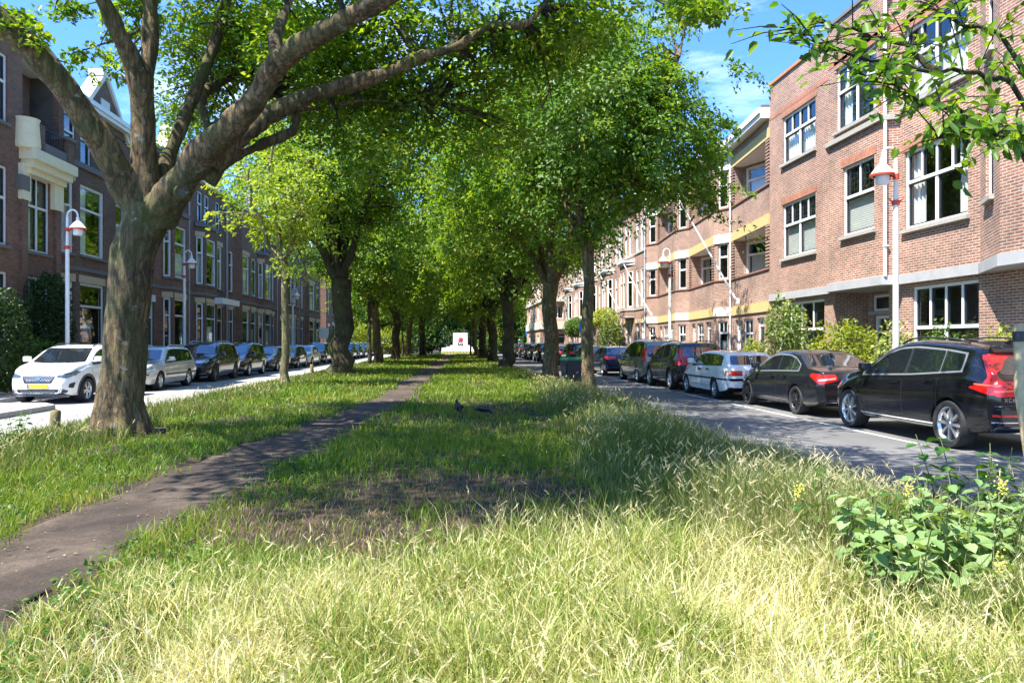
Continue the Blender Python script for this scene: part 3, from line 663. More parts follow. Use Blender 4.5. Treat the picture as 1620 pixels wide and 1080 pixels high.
class Car:
    def __init__(s, name, label, cat, T, pm):
        s.T = T; s.t = thing(name, label, cat); L, W = T['L'], T['W']; s.L, s.W = L, W
        xs = np.unique(np.round(np.concatenate([np.linspace(-L/2, L/2, 64), -L/2+np.array([.012, .03, .06, .1, .15, .2, .27]), L/2-np.array([.012, .03, .06, .1, .15, .2, .27])]), 4))
        fx = np.linspace(-L/2, L/2, 600)
        def curve(pts, k):
            p = np.array(pts); y = np.interp(fx, p[:, 0], p[:, 1])
            if k: ker = np.hanning(k+2)[1:-1]; ker /= ker.sum(); y = np.convolve(np.pad(y, k//2, mode='edge'), ker, 'valid')[:600]
            return lambda x: np.interp(x, fx, y)
        s.top = curve(T['top'], T.get('sm', 21)); s.belt = curve(T['belt'], 41)
        e = T.get('plan', .8)
        s.plan = curve([(-L/2, T.get('rw', .86)), (-L/2+.12, .945), (-L/2+.5, .985), (-L/2+1.3, 1), (L/2-1.3, 1), (L/2-.7, .975), (L/2-.3, .9), (L/2-.1, .78), (L/2, T.get('fwd', .62))], 15)
        z0 = T['sill']; s.bot = curve([(-L/2, z0+.16), (-L/2+.25, z0+.05), (-L/2+.7, z0), (L/2-.7, z0), (L/2-.25, z0+.0), (L/2, z0+.08)], 15)
        tum = T.get('tum', .3); V = []; nx = len(xs)
        for x in xs:
            zt, zs = float(s.top(x)), float(s.bot(x)); zb = min(float(s.belt(x)), zt-.02); hw = float(s.plan(x))*W/2
            h = zt-zb; wr = hw*.93-tum*h; m = zb-zs
            P = [(0, zs), (.8*hw, zs), (.93*hw, zs+.02), (.972*hw, zs+.1), (.985*hw, zs+.3*m), (.992*hw, zs+.42*m), (1.0*hw, zs+.56*m), (.998*hw, zs+.72*m), (.982*hw, zs+.88*m), (.962*hw, zb-.025), (.935*hw, zb),
                 (hw*.93-tum*.45*h, zb+.45*h), (hw*.93-tum*.8*h, zb+.8*h), (wr-.012*min(1, h*4), zb+.92*h), (wr-.06-.03*min(1, h*3), zb+.985*h), (wr*.6, zb+h+.012), (0, zb+h+.022)]
            V.append(P+[(-y, z) for y, z in P[-2:0:-1]])
        n = len(V[0]); mb = MB(); mb.v = [(xs[i], y, z) for i in range(nx) for y, z in V[i]]
        for i in range(nx-1):
            for k in range(n): k2 = (k+1) % n; mb.f.append([i*n+k, (i+1)*n+k, (i+1)*n+k2, i*n+k2]); mb.m.append(0)
        mb.f.append(list(range(n))); mb.f.append([(nx-1)*n+k for k in range(n)][::-1]); mb.m += [0, 0]
        me = bpy.data.meshes.new('tmp'); me.from_pydata(mb.v, [], mb.f); bm = bmesh.new(); bm.from_mesh(me); bmesh.ops.recalc_face_normals(bm, faces=bm.faces[:])
        s.bvh = BVHTree.FromBMesh(bm); bm.to_mesh(me); bm.free()
        body = bpy.data.objects.new('tmpb', me); COL.objects.link(body)
        s.r = T['r']; s.xf = L/2-T['fo']; s.xr = s.xf-T['wb']
        c = MB(); ar = s.r+T.get('gap', .05)
        for x in (s.xf, s.xr):
            for sg in (-1, 1):
                y0, y1 = sg*(W/2-.34), sg*(W/2+.2); prof = [(0.001, min(y0, y1)), (ar, min(y0, y1)), (ar, max(y0, y1)), (0.001, max(y0, y1))]
                c.lathe(prof, 40, (x, 0, s.r), ax='y')
        cm = bpy.data.meshes.new('c'); cm.from_pydata(c.v, [], c.f); bm = bmesh.new(); bm.from_mesh(cm); bmesh.ops.remove_doubles(bm, verts=bm.verts[:], dist=.003); bmesh.ops.recalc_face_normals(bm, faces=bm.faces[:]); bm.to_mesh(cm); bm.free()
        co = bpy.data.objects.new('c', cm); COL.objects.link(co)
        md = body.modifiers.new('b', 'BOOLEAN'); md.object = co; md.operation = 'DIFFERENCE'; md.solver = 'EXACT'
        dg = bpy.context.evaluated_depsgraph_get(); nm = bpy.data.meshes.new_from_object(body.evaluated_get(dg))
        bpy.data.objects.remove(body); bpy.data.objects.remove(co)
        nm.materials.clear(); nm.name = 'body'
        mi = []
        zc = T.get('clad', 0)
        for p in nm.polygons:
            x, y, z = p.center; k = 0
            if any(math.hypot(x-w, z-s.r) < ar+.004 for w in (s.xf, s.xr)) and abs(y) < W/2 and (abs(p.normal.y) > .9 and abs(y) < W/2-.3 or abs(p.normal.y) < .5) and z < s.r+ar+.02: k = 1
            if p.normal.z < -.75 and z < .45: k = 1
            if zc and z < zc(x): k = 2
            mi.append(k)
        finish(nm, 'body', [pm, BLACKP, T.get('cladm', BLACKP)], s.t, mi, 38); s.body = s.t.children[0] if s.t.children else None
        s.body = [o for o in bpy.data.objects if o.data == nm][0]; s.body.name = 'body'
        s.wheels(T)
    def wheels(s, T):
        r = s.r; wd = T.get('tw', .22); rr = r*T.get('rim', .70); ns = T.get('ns', 5)
        first = None
        for x in (s.xf, s.xr):
            for sg in (1, -1):
                if first is None:
                    h = MB(); h.lathe([(.001, .06), (rr*.93, .06), (rr*.93, -.05), (.001, -.05)], 24, ax='y'); hub = h.build('wheel', BLACKP, s.t, 40)
                    ty = MB(); ty.lathe([(rr, -wd/2), (rr*1.03, -wd/2-.005), (r*.93, -wd/2-.012), (r*.985, -wd/2+.03), (r, -wd/2+.07), (r, wd/2-.07), (r*.985, wd/2-.03), (r*.93, wd/2+.012), (rr*1.03, wd/2+.005), (rr, wd/2), (rr*.97, wd/2-.02)], 48, ax='y'); to = ty.build('tyre', RUB, hub, 50)
                    g = MB(); y1 = wd/2-.008
                    g.lathe([(rr*.86, y1-.07), (rr*.93, y1-.02), (rr*1.0, y1), (rr*1.02, y1-.01), (rr*.98, y1-.06)], 40, ax='y')
                    g.lathe([(.001, y1+.005), (rr*.13, y1+.003), (rr*.2, y1-.015), (rr*.22, y1-.06)], 18, ax='y')
                    for k in range(ns):
                        a = 2*PI*k/ns+.3; dbl = T.get('dbl', 0)
                        for o in ((-dbl, dbl) if dbl else (0,)):
                            w0, w1 = T.get('sw', (.16, .10)); a1 = a+o
                            def q(rad, off, y, aa=a1): return (rad*math.cos(aa)-off*math.sin(aa), y, rad*math.sin(aa)+off*math.cos(aa))
                            i, e = rr*.15, rr*.93; W0, W1 = rr*w0, rr*w1
                            g.hexa([q(i, -W0, y1-.055), q(i, W0, y1-.055), q(e, W1, y1-.06), q(e, -W1, y1-.06), q(i, -W0, y1-.01), q(i, W0, y1-.01), q(e, W1, y1-.012), q(e, -W1, y1-.012)])
                    ro = g.build('rim', T.get('rimm', ALU), hub, 40); first = (hub, to, ro); o = hub
                else:
                    o = first[0].copy(); COL.objects.link(o); o.parent = s.t
                    for c in first[1:]: cc = c.copy(); COL.objects.link(cc); cc.parent = o
                o.location = (x, sg*(s.W/2-wd/2-.025), r); o.rotation_euler = (0, 0.4*x, 0 if sg > 0 else PI)
    def cast(s, view, a, b):
        far = 6; a += 1.3e-4; b += .7e-4
        if view == 'L': o, d = Vector((a, far, b)), Vector((0, -1, 0))
        elif view == 'R': o, d = Vector((a, -far, b)), Vector((0, 1, 0))
        elif view == 'B': o, d = Vector((-far, a, b)), Vector((1, 0, 0))
        elif view == 'F': o, d = Vector((far, a, b)), Vector((-1, 0, 0))
        else: o, d = Vector((a, b, far)), Vector((0, 0, -1))
        h = s.bvh.ray_cast(o, d); return h
    def sheet(s, mb, view, poly, eps, mi=0, mx=.1):
        bm = bmesh.new(); pp = []
        for x, y in poly:
            if not pp or math.hypot(x-pp[-1][0], y-pp[-1][1]) > 1e-4: pp.append((x, y))
        vs = [bm.verts.new((x, y, 0)) for x, y in pp]
        for tr in tessellate_polygon([[Vector((x, y, 0)) for x, y in pp]]):
            try: bm.faces.new([vs[i] for i in tr])
            except ValueError: pass
        for it in range(6):
            lo = [e for e in bm.edges if e.calc_length() > mx]
            if not lo: break
            bmesh.ops.subdivide_edges(bm, edges=lo, cuts=1); bmesh.ops.triangulate(bm, faces=[f for f in bm.faces if len(f.verts) > 3])
        bad = []; inner = {}
        for v in bm.verts:
            h = s.cast(view, v.co.x, v.co.y)
            if h[0] is None: bad.append(v); continue
            inner[v] = h[0]-h[1]*.004; v.co = h[0]+h[1]*eps
        if bad: bmesh.ops.delete(bm, geom=bad, context='VERTS')
        be = [e for e in bm.edges if e.is_boundary]
        for e in be:
            a, b = e.verts; f = e.link_faces[0]
            if a not in inner or b not in inner: continue
            c, d = bm.verts.new(inner[b]), bm.verts.new(inner[a]); bm.faces.new((a, b, c, d))
        bmesh.ops.recalc_face_normals(bm, faces=bm.faces[:])
        c0 = sum((f.normal*f.calc_area() for f in bm.faces), Vector())
        ref = {'L': Vector((0, 1, 0)), 'R': Vector((0, -1, 0)), 'B': Vector((-1, 0, 0)), 'F': Vector((1, 0, 0)), 'T': Vector((0, 0, 1))}[view]
        if c0.dot(ref) < 0: bmesh.ops.reverse_faces(bm, faces=bm.faces[:])
        mb.bm(bm, mi)
    def dec(s, name, items, m, eps=.004, mirror=True, parent=None, smooth=45):
        out = []
        for sg in ((1, -1) if mirror else (1,)):
            mb = MB()
            for view, poly in items:
                v, p = view, poly
                if sg < 0:
                    if v == 'L': v = 'R'
                    elif v in 'BF': p = [(-y, z) for y, z in poly]
                    else: p = [(x, -y) for x, y in poly]
                s.sheet(mb, v, p, eps, 0, .035 if name in ('tail_light', 'headlight', 'tail_reflector') else .1)
            if mb.v: out.append(mb.build(name, m, parent or s.t, smooth))
        return out
    def line(s, pts, w=.012):
        out = []
        for i in range(len(pts)-1):
            a, b = Vector(pts[i]), Vector(pts[i+1]); n = (b-a).orthogonal().normalized()*w/2; e = (b-a).normalized()*w/2
            out.append([tuple(a-n-e), tuple(b-n+e), tuple(b+n+e), tuple(a+n-e)])
        return out
    def common(s):
        T = s.T; L, W = s.L, s.W
        # side glass, split at the pillars
        lo = lambda x: float(s.belt(x))+T.get('gl', .035); hi = lambda x: float(s.top(x))-T.get('gt', .115)
        cuts = T['cuts']; trim = []
        xr, xf = cuts[0][0], cuts[-1][1]
        def band(a, b, g, slant=(0, 0)):
            X = np.linspace(a, b, 14); up = [(x, hi(x)+g) for x in X if hi(x)+g > lo(x)-g]
            up = [(x+(slant[0] if i == 0 else slant[1] if i == len(up)-1 else 0)*1, z) for i, (x, z) in enumerate(up)]
            dn = [(x, lo(x)-g) for x in X if hi(x)+g > lo(x)-g]
            return dn+up[::-1]
        s.dec('window_trim', [('L', band(xr-.04, xf+.06, .028))], T.get('trim', BLACKP), .003)
        if 'trim' in T and T['trim'] is not BLACKP: s.dec('pillar', [('L', band(cuts[i][1]-.004, cuts[i+1][0]+.004 if i == len(cuts)-2 else cuts[i+1][0]-.014, .004)) for i in range(len(cuts)-1)], BLACKP, .005)
        mb_items = []
        for a, b in cuts: mb_items.append(('L', rpoly(band(a, b, 0), .03, 3)))
        s.dec('side_window', mb_items, CGL, .007)
        # screens
        z0, z1, w0, w1 = T['ws']; s.dec('windscreen', [('F', rpoly([(-w0, z0), (-w0*.5, z0-.02), (w0*.5, z0-.02), (w0, z0), (w1, z1), (-w1, z1)], .05))], CGL, .005, False)
        z0, z1, w0, w1 = T['rs']; s.dec('rear_window', [('B', rpoly([(-w0, z0), (w0, z0), (w1, z1), (-w1, z1)], .06))], CGL, .005, False)
        # door shut lines, handles
        ls = []
        for x in T['doors']:
            zb = lo(x)-.05; ls += [('L', q) for q in s.line([(x, zb), (x+.02, .62), (x+.0, s.T['sill']+.16)], .011)]
        xa, xb = T['doors'][0], T['doors'][-1]; ls += [('L', q) for q in s.line([(xa, T['sill']+.16), (xb, T['sill']+.16)], .011)]
        s.dec('door_seam', ls, BLACKP, .0012)
        for x in T['doors'][:-1]:
            s.dec('door_handle', [('L', rpoly([(x+.08, lo(x)-.16), (x+.28, lo(x)-.165), (x+.28, lo(x)-.125), (x+.08, lo(x)-.12)], .02, 2))], T.get('hm', s.body.data.materials[0]), .028)
        # mirrors
        for sg in (1, -1):
            x = xf-.22; z = lo(x)+.07; h = s.cast('L' if sg > 0 else 'R', x, z)
            if h[0] is None: continue
            m = MB(); y = h[0].y; m.bbox(x-.07, x+.07, min(y+sg*.06, y+sg*.25), max(y+sg*.06, y+sg*.25), z-.02, z+.13, .035); m.bbox(x-.03, x+.04, min(y-sg*.04, y+sg*.1), max(y-sg*.04, y+sg*.1), z-.03, z+.02, .01)
            m.build('mirror', T.get('mm', s.body.data.materials[0]), s.t, 50)
        # roof rails / antenna fin
        if T.get('rails'):
            for sg in (1, -1):
                m = MB(); X = np.linspace(T['rails'][0], T['rails'][1], 14); y = W/2*.60*sg
                P = [(x, y, float(s.top(x))+.02+.028*min(1, 6*min(i, 13-i)/13)) for i, x in enumerate(X)]
                m.tube(P, .016, 6); m.build('roof_rail', T.get('railm', ALU), s.t, 60)
        if T.get('fin', 1):
            m = MB(); x = cuts[0][0]+.15; z = float(s.top(x))+.01; m.hexa([(x-.1, -.03, z), (x+.1, -.012, z), (x+.1, .012, z), (x-.1, .03, z), (x-.1, -.008, z+.06), (x-.04, -.005, z+.06), (x-.04, .005, z+.06), (x-.1, .008, z+.06)]); m.build('antenna', s.body.data.materials[0], s.t, 40)
        if T.get('arch'):
            for x in (s.xf, s.xr):
                ar = s.r+T.get('gap', .05); poly = []
                A = np.linspace(-.15, PI+.15, 22); o = [(x+(ar+.06)*math.cos(a), s.r+(ar+.06)*math.sin(a)) for a in A]; i = [(x+(ar+.004)*math.cos(a), s.r+(ar+.004)*math.sin(a)) for a in A]
                items = [('L', [o[k], o[k+1], i[k+1], i[k]]) for k in range(21)]
                s.dec('wheel_arch', items, T.get('cladm', BLACKP), .012)
        return s
    def plate(s, view, z, w=.26, h=.055, y=0, m=PLATE):
        s.dec('number_plate', [(view, [(y-w, z-h), (y+w, z-h), (y+w, z+h), (y-w, z+h)])], m, .012, False)
    def place(s, x, y, rz): s.t.location = (x, y, 0); s.t.rotation_euler = (0, 0, rz); return s.t
    def text(s, txt, size, loc, rot, m, parent=None):
        cu = bpy.data.curves.new('t', 'FONT'); cu.body = txt; cu.size = size; cu.extrude = .004; cu.align_x = 'CENTER'; cu.space_character = 1.15
        o = bpy.data.objects.new('t', cu); COL.objects.link(o); dg = bpy.context.evaluated_depsgraph_get(); dg.update(); me = bpy.data.meshes.new_from_object(o.evaluated_get(dg)); bpy.data.objects.remove(o)
        me.materials.clear(); b = bpy.data.objects.new('badge', me); me.materials.append(m); COL.objects.link(b); b.parent = parent or s.t; b.location = loc; b.rotation_euler = rot; return b

def suv(L=4.69, W=1.90, H=1.66, wb=2.865, fo=.87, r=.37, rear=.0, **k):
    h = L/2; e = H-1.66
    T = dict(L=L, W=W, wb=wb, fo=fo, r=r, sill=.26, top=[(-h, .92), (-h+.03, 1.04), (-h+.12, 1.12), (-h+.34+rear, 1.45+e), (-h+.44+rear, 1.6+e), (-h+1.1, 1.65+e), (-.25, 1.66+e), (.2, 1.625+e), (.55, 1.52+e), (1.12*h/2.345, 1.13), (h-.75, 1.05), (h-.25, .94), (h-.07, .80), (h, .60)],
             belt=[(-h, 1.0), (-h+.5, 1.12), (0, 1.04), (1.2, .99), (h, .7)], cuts=[(-h+.62, -h+1.02), (-h+1.09, -.28), (-.2, 1.0)], ws=(1.17, 1.56+e, .72, .61), rs=(1.14, 1.47+e, .68, .56), doors=[-h+1.08, -.24, .98], arch=1, rails=(-h+.7, .2), tum=.32, rw=.84)
    T.update(k); return T
def sedan(L=4.6, W=1.77, H=1.44, wb=2.76, fo=.78, r=.32, **k):
    h = L/2; e = H-1.44
    T = dict(L=L, W=W, wb=wb, fo=fo, r=r, sill=.2, top=[(-h, .82), (-h+.03, .95), (-h+.1, 1.0), (-h+.62, 1.06), (-h+1.28, 1.37+e), (-h+1.62, 1.43+e), (-.15, 1.44+e), (.25, 1.40+e), (1.2, 1.0), (h-.5, .88), (h-.15, .76), (h, .55)],
             belt=[(-h, .88), (-h+.6, .98), (0, .93), (1.2, .88), (h, .6)], cuts=[(-h+1.0, -h+1.3), (-h+1.35, -.3), (-.23, 1.0)], ws=(1.03, 1.33+e, .68, .55), rs=(1.08, 1.33+e, .62, .52), doors=[-h+1.42, -.26, 1.02], tum=.36, gap=.04, rw=.8)
    T.update(k); return T
def wagon(L=4.6, W=1.75, H=1.45, wb=2.7, fo=.9, r=.31, **k):
    h = L/2; e = H-1.45
    T = dict(L=L, W=W, wb=wb, fo=fo, r=r, sill=.21, top=[(-h, .72), (-h+.03, .88), (-h+.1, .96), (-h+.42, 1.3+e), (-h+.52, 1.40+e), (-h+1.2, 1.44+e), (-.1, 1.45+e), (.3, 1.41+e), (1.0, 1.0), (h-.45, .88), (h-.12, .78), (h, .55)],
             belt=[(-h, .9), (-h+.6, .96), (0, .93), (1.1, .89), (h, .65)], cuts=[(-h+.55, -h+1.25), (-h+1.31, -.22), (-.15, .85)], ws=(1.03, 1.33+e, .66, .55), rs=(1.0, 1.32+e, .62, .54), doors=[-h+1.3, -.18, .9], tum=.32, gap=.04, rw=.88, rails=(-h+.6, .1))
    T.update(k); return T
def mpv(L=4.7, W=1.86, H=1.75, wb=2.8, fo=.95, r=.33, **k):
    h = L/2; e = H-1.75
    T = dict(L=L, W=W, wb=wb, fo=fo, r=r, sill=.22, top=[(-h, .8), (-h+.03, .98), (-h+.09, 1.1), (-h+.22, 1.5+e), (-h+.32, 1.66+e), (-h+1, 1.73+e), (-.3, 1.75+e), (.25, 1.68+e), (.7, 1.52+e), (1.45*h/2.35, 1.1), (h-.45, .98), (h-.12, .82), (h, .58)],
             belt=[(-h, 1.0), (-h+.5, 1.06), (0, 1.02), (1.3, .97), (h, .7)], cuts=[(-h+.42, -h+1.2), (-h+1.27, -.2), (-.12, 1.15)], ws=(1.14, 1.55+e, .72, .62), rs=(1.1, 1.52+e, .7, .6), doors=[-h+1.24, -.16, 1.1], tum=.24, gap=.045, rw=.9)
    T.update(k); return T
def hatch(L=4.38, W=1.82, H=1.47, wb=2.7, fo=.87, r=.325, **k):
    h = L/2; e = H-1.47
    T = dict(L=L, W=W, wb=wb, fo=fo, r=r, sill=.2, top=[(-h, .8), (-h+.03, .95), (-h+.12, 1.04), (-h+.42, 1.3+e), (-h+.52, 1.38+e), (-h+1.2, 1.45+e), (-.15, 1.47+e), (.25, 1.43+e), (.6, 1.3+e), (1.2, 1.02), (h-.45, .9), (h-.12, .78), (h, .55)],
             belt=[(-h, .95), (-h+.6, 1.03), (0, .95), (1.2, .9), (h, .62)], cuts=[(-h+.75, -h+1.12), (-h+1.18, -.15), (-.08, 1.0)], ws=(1.05, 1.36+e, .68, .56), rs=(1.05, 1.33+e, .62, .5), doors=[-h+1.2, -.12, 1.0], tum=.34, gap=.04, rw=.84)
    T.update(k); return T
def front_kit(c, z=.0, grille=((.42, .72), (.40, .60)), head=(.42, .78, .66, .8), plate_z=.5, low=.36, hm=HEAD, gm=GRIL):
    """lamps, grille, intake and plate on the nose; head = (y0, y1, z0, z1)"""
    L = c.L; h = L/2; y0, y1, z0, z1 = head
    c.dec('headlight', [('F', rpoly([(y0, z0), (y1, z0+.03), (y1+.02, z1+.03), (y0+.08, z1-.02)], .03)), ('L', rpoly([(h-.35, z0+.07), (h-.1, z0+.02), (h-.1, z1), (h-.5, z1+.06)], .02))], hm, .006)
    (gw, gz1), (gw0, gz0) = grille
    g = c.dec('grille', [('F', rpoly([(-gw0, gz0), (gw0, gz0), (gw, gz1), (-gw, gz1)], .05))], gm, .006, False)
    bars = [('F', [(-gw0+.01, zz), (gw0-.01, zz), (gw0-.01, zz+.012), (-gw0+.01, zz+.012)]) for zz in np.arange(gz0+.03, gz1-.02, .045)]
    if g: c.dec('grille_bar', bars, c.T.get('barm', CHR), .011, False, g[0])
    c.dec('lower_intake', [('F', rpoly([(-.55, low-.07), (.55, low-.07), (.62, low+.06), (-.62, low+.06)], .04))], GRIL, .006, False)
    c.plate('F', plate_z)
    c.dec('badge', [('F', rpoly([(-.06, gz1-.13), (.06, gz1-.13), (.06, gz1-.03), (-.06, gz1-.03)], .05))], CHR, .02, False)
def rear_kit(c, z0=.8, z1=1.05, y0=.5, plate_z=.82, bump=.5, lens=None, side=.3, pm=PLATE):
    L = c.L; h = L/2; y1 = c.W/2*.93
    c.dec('tail_light', [('B', lens or rpoly([(y0, z0), (y1, z0), (y1, z1), (y0, z1-.03)], .03)), ('L', rpoly([(-h+.0, z0), (-h+side*.8, z0+.04), (-h+side, z1-.02), (-h+.02, z1)], .03))], TAIL, .006)
    c.plate('B', plate_z, m=pm)
    c.dec('bumper_trim', [('B', rpoly([(-.78, bump-.03), (.78, bump-.03), (.78, bump+.03), (-.78, bump+.03)], .02))], BLACKP, .012, False)
    c.dec('hatch_seam', [('B', q) for q in c.line([(-.62, plate_z+.3), (-.64, plate_z-.12), (.64, plate_z-.12), (.62, plate_z+.3)], .012)], BLACKP, .0015, False)

PB = paint('black_paint', (.006, .006, .008)); PW = paint('white_car_paint', (.80, .79, .76)); PS = paint('silver_paint', (.55, .55, .52), .25, .3)
PG = paint('black_grey_paint', (.010, .011, .014)); PBL = paint('navy_paint', (.012, .03, .08), .3); PBE = paint('beige_green_paint', (.30, .30, .24), .5); PDG = paint('dark_green_grey_paint', (.02, .028, .026), .2)
PDB = paint('dark_blue_black_paint', (.010, .014, .026), .2); PGR = paint('mid_grey_paint', (.10, .10, .105), .5); PBR = paint('dark_brown_paint', (.045, .03, .022), .4)
CLADG = mat('grey_cladding', (.05, .05, .052), .55, var=.15)

# 1 big black suv, right edge
h = 2.345; T = suv(ns=8, rim=.74, sw=(.075, .06), trim=TRIM, rails=(-1.4, .3), railm=BLACKP, tw=.235, gap=.04, arch=0, tum=.36, sm=31,
        top=[(-h, .92), (-h+.03, 1.05), (-h+.14, 1.13), (-h+.38, 1.43), (-h+.52, 1.545), (-h+1.2, 1.615), (-.35, 1.655), (.1, 1.63), (.5, 1.52), (1.12, 1.13), (h-.75, 1.06), (h-.25, .95), (h-.07, .80), (h, .60)],
        belt=[(-h, 1.02), (-h+.6, 1.17), (-.4, 1.07), (1.2, 1.0), (h, .7)], cuts=[(-h+.74, -h+1.16), (-h+1.22, -.28), (-.21, 1.0)], gt=.13, rs=(1.15, 1.41, .70, .60), doors=[-h+1.2, -.24, .98])
c = Car('parked_car', 'big glossy black suv with red L-shaped tail lamps, nearest car on the right', 'car', T, PB)
c.common(); h = c.L/2
c.dec('tail_light', [('B', rpoly([(.60, .98), (.40, .92), (.40, .86), (.84, .84), (.88, 1.0), (.82, 1.12), (.70, 1.44), (.655, 1.44), (.755, 1.12), (.66, .985)], .03)), ('L', rpoly([(-h, .86), (-h+.12, .865), (-h+.48, .95), (-h+.48, .975), (-h+.25, 1.0), (-h+.22, 1.12), (-h+.44, 1.43), (-h+.38, 1.44), (-h+.14, 1.13), (-h+.02, 1.02)], .02))], TAIL, .008)
c.dec('tail_reflector', [('B', rpoly([(.45, .93), (.85, .90), (.85, .93), (.45, .955)], .01)), ('L', rpoly([(-h+.03, .98), (-h+.4, 1.0), (-h+.4, 1.02), (-h+.03, 1.01)], .01))], mat('bright_red_lens', (.8, .12, .08), .15, var=0, coat=1), .012)
c.dec('spoiler', [('B', rpoly([(-.64, 1.44), (.64, 1.44), (.60, 1.53), (-.60, 1.53)], .03))], PB, .05, False)
c.dec('rear_step', [('B', rpoly([(-.86, .66), (.86, .66), (.86, .72), (-.86, .72)], .02))], PB, .03, False)
c.dec('reflector', [('B', rpoly([(.45, .56), (.86, .56), (.86, .59), (.45, .59)], .01))], TAIL, .012)
c.dec('bumper_chrome', [('B', rpoly([(-.86, .475), (.86, .475), (.86, .49), (-.86, .49)], .005))], CHR, .012, False)
ex = c.dec('exhaust', [('B', rpoly([(.42, .33), (.78, .33), (.84, .37), (.80, .42), (.44, .42), (.38, .37)], .02))], CHR, .02)
for e_ in ex[:1]: pass
c.dec('exhaust_hole', [('B', rpoly([(.44, .345), (.77, .345), (.80, .372), (.77, .405), (.45, .405), (.42, .372)], .02))], GRIL, .024)
c.plate('B', .9)
c.dec('sill_trim', [('L', rpoly([(-1.05, .34), (1.05, .34), (1.05, .37), (-1.05, .365)], .005))], CHR, .01)
c.dec('tailgate_seam', [('B', q) for q in c.line([(-.7, 1.08), (-.76, .76), (.76, .76), (.7, 1.08)], .012)], GRIL, .0015, False)
hh = c.cast('B', .66, .81); c.text('XC60', .078, (hh[0].x-.008, .66, .775), (PI/2, 0, -PI/2), CHR)
front_kit(c); c.place(8.5, 10.87+T['wb']/2-(c.xf+c.xr)/2, PI/2)

# 2 black saloon
T = sedan(L=4.60, W=1.77, ns=5, dbl=.2, sw=(.07, .06), rim=.74, r=.325, rimm=DALU, trim=TRIM, gl=.03)
c = Car('parked_car', 'black saloon with sloping dark rear window, parked between white estate and big black suv', 'car', T, PG); c.common(); h = c.L/2
c.dec('tail_light', [('B', rpoly([(.42, .80), (.80, .72), (.83, .92), (.46, .93)], .03)), ('L', rpoly([(-h, .74), (-h+.12, .76), (-h+.42, .90), (-h+.36, .95), (-h+.05, .93)], .03))], TAIL, .006)
c.dec('tail_reflector', [('B', rpoly([(.47, .83), (.80, .79), (.80, .83), (.47, .87)], .01))], mat('pink_lens', (.75, .4, .38), .2, var=0, coat=1), .01)
c.dec('exhaust', [('B', rpoly([(.40, .27), (.66, .27), (.66, .35), (.40, .35)], .035))], CHR, .02); c.dec('exhaust_hole', [('B', rpoly([(.43, .285), (.63, .285), (.63, .335), (.43, .335)], .02))], GRIL, .024)
c.dec('bumper_trim', [('B', rpoly([(-.7, .4), (.7, .4), (.66, .25), (-.66, .25)], .03))], BLACKP, .006, False)
c.plate('B', .82); front_kit(c); c.place(8.62, 16.35-c.xr, PI/2)

# 3 old white estate
T = wagon(L=4.33, W=1.65, H=1.38, wb=2.57, fo=.78, r=.30, ns=10, sw=(.06, .05), rim=.68, rails=None, tum=.3, mm=WHITE, fwd=.8, rw=.92, hm=BLACKP, fin=0)
c = Car('parked_car', 'old boxy white estate with red and orange tail lamps, double exhaust and dark side strip', 'car', T, PW); c.common(); h = c.L/2
c.dec('tail_light', [('B', rpoly([(.34, .70), (.66, .70), (.66, .84), (.34, .84)], .015))], TAIL, .006)
c.dec('indicator', [('B', rpoly([(.665, .70), (.785, .70), (.785, .84), (.665, .84)], .01)), ('L', rpoly([(-h, .70), (-h+.14, .70), (-h+.14, .84), (-h, .84)], .01))], ORA, .007)
c.dec('side_strip', [('L', [(-h+.05, .575), (h-.2, .575), (h-.2, .62), (-h+.05, .62)]), ('B', [(-.76, .56), (.76, .56), (.76, .62), (-.76, .62)])], BLACKP, .012)
c.dec('exhaust', [('B', rpoly([(.28, .24), (.40, .24), (.40, .29), (.28, .29)], .02))], BLACKP, .03, False)
c.plate('B', .78); front_kit(c); c.place(8.4, 21.15-c.xr, PI/2)

# 4 dark compact suv
T = suv(L=4.43, W=1.86, H=1.65, wb=2.70, fo=.86, r=.355, ns=5, dbl=.16, sw=(.07, .06), rim=.72, railm=BLACKP)
c = Car('parked_car', 'black compact suv with tall boomerang tail lamps parked ahead of the white estate', 'car', T, PDG); c.common(); h = c.L/2
c.dec('tail_light', [('B', rpoly([(.42, .92), (.42, .87), (.83, .86), (.87, 1.0), (.78, 1.18), (.74, 1.42), (.64, 1.42), (.70, 1.1), (.64, .97)], .02)), ('L', rpoly([(-h, .87), (-h+.35, .9), (-h+.2, 1.02), (-h+.18, 1.2), (-h+.34, 1.42), (-h+.24, 1.42), (-h+.06, 1.12)], .02))], TAIL, .007)
c.dec('reflector', [('B', rpoly([(.4, .52), (.8, .52), (.8, .58), (.4, .58)], .01))], TAIL, .01); c.plate('B', .78); front_kit(c); c.place(8.48, 25.5-c.xr, PI/2)

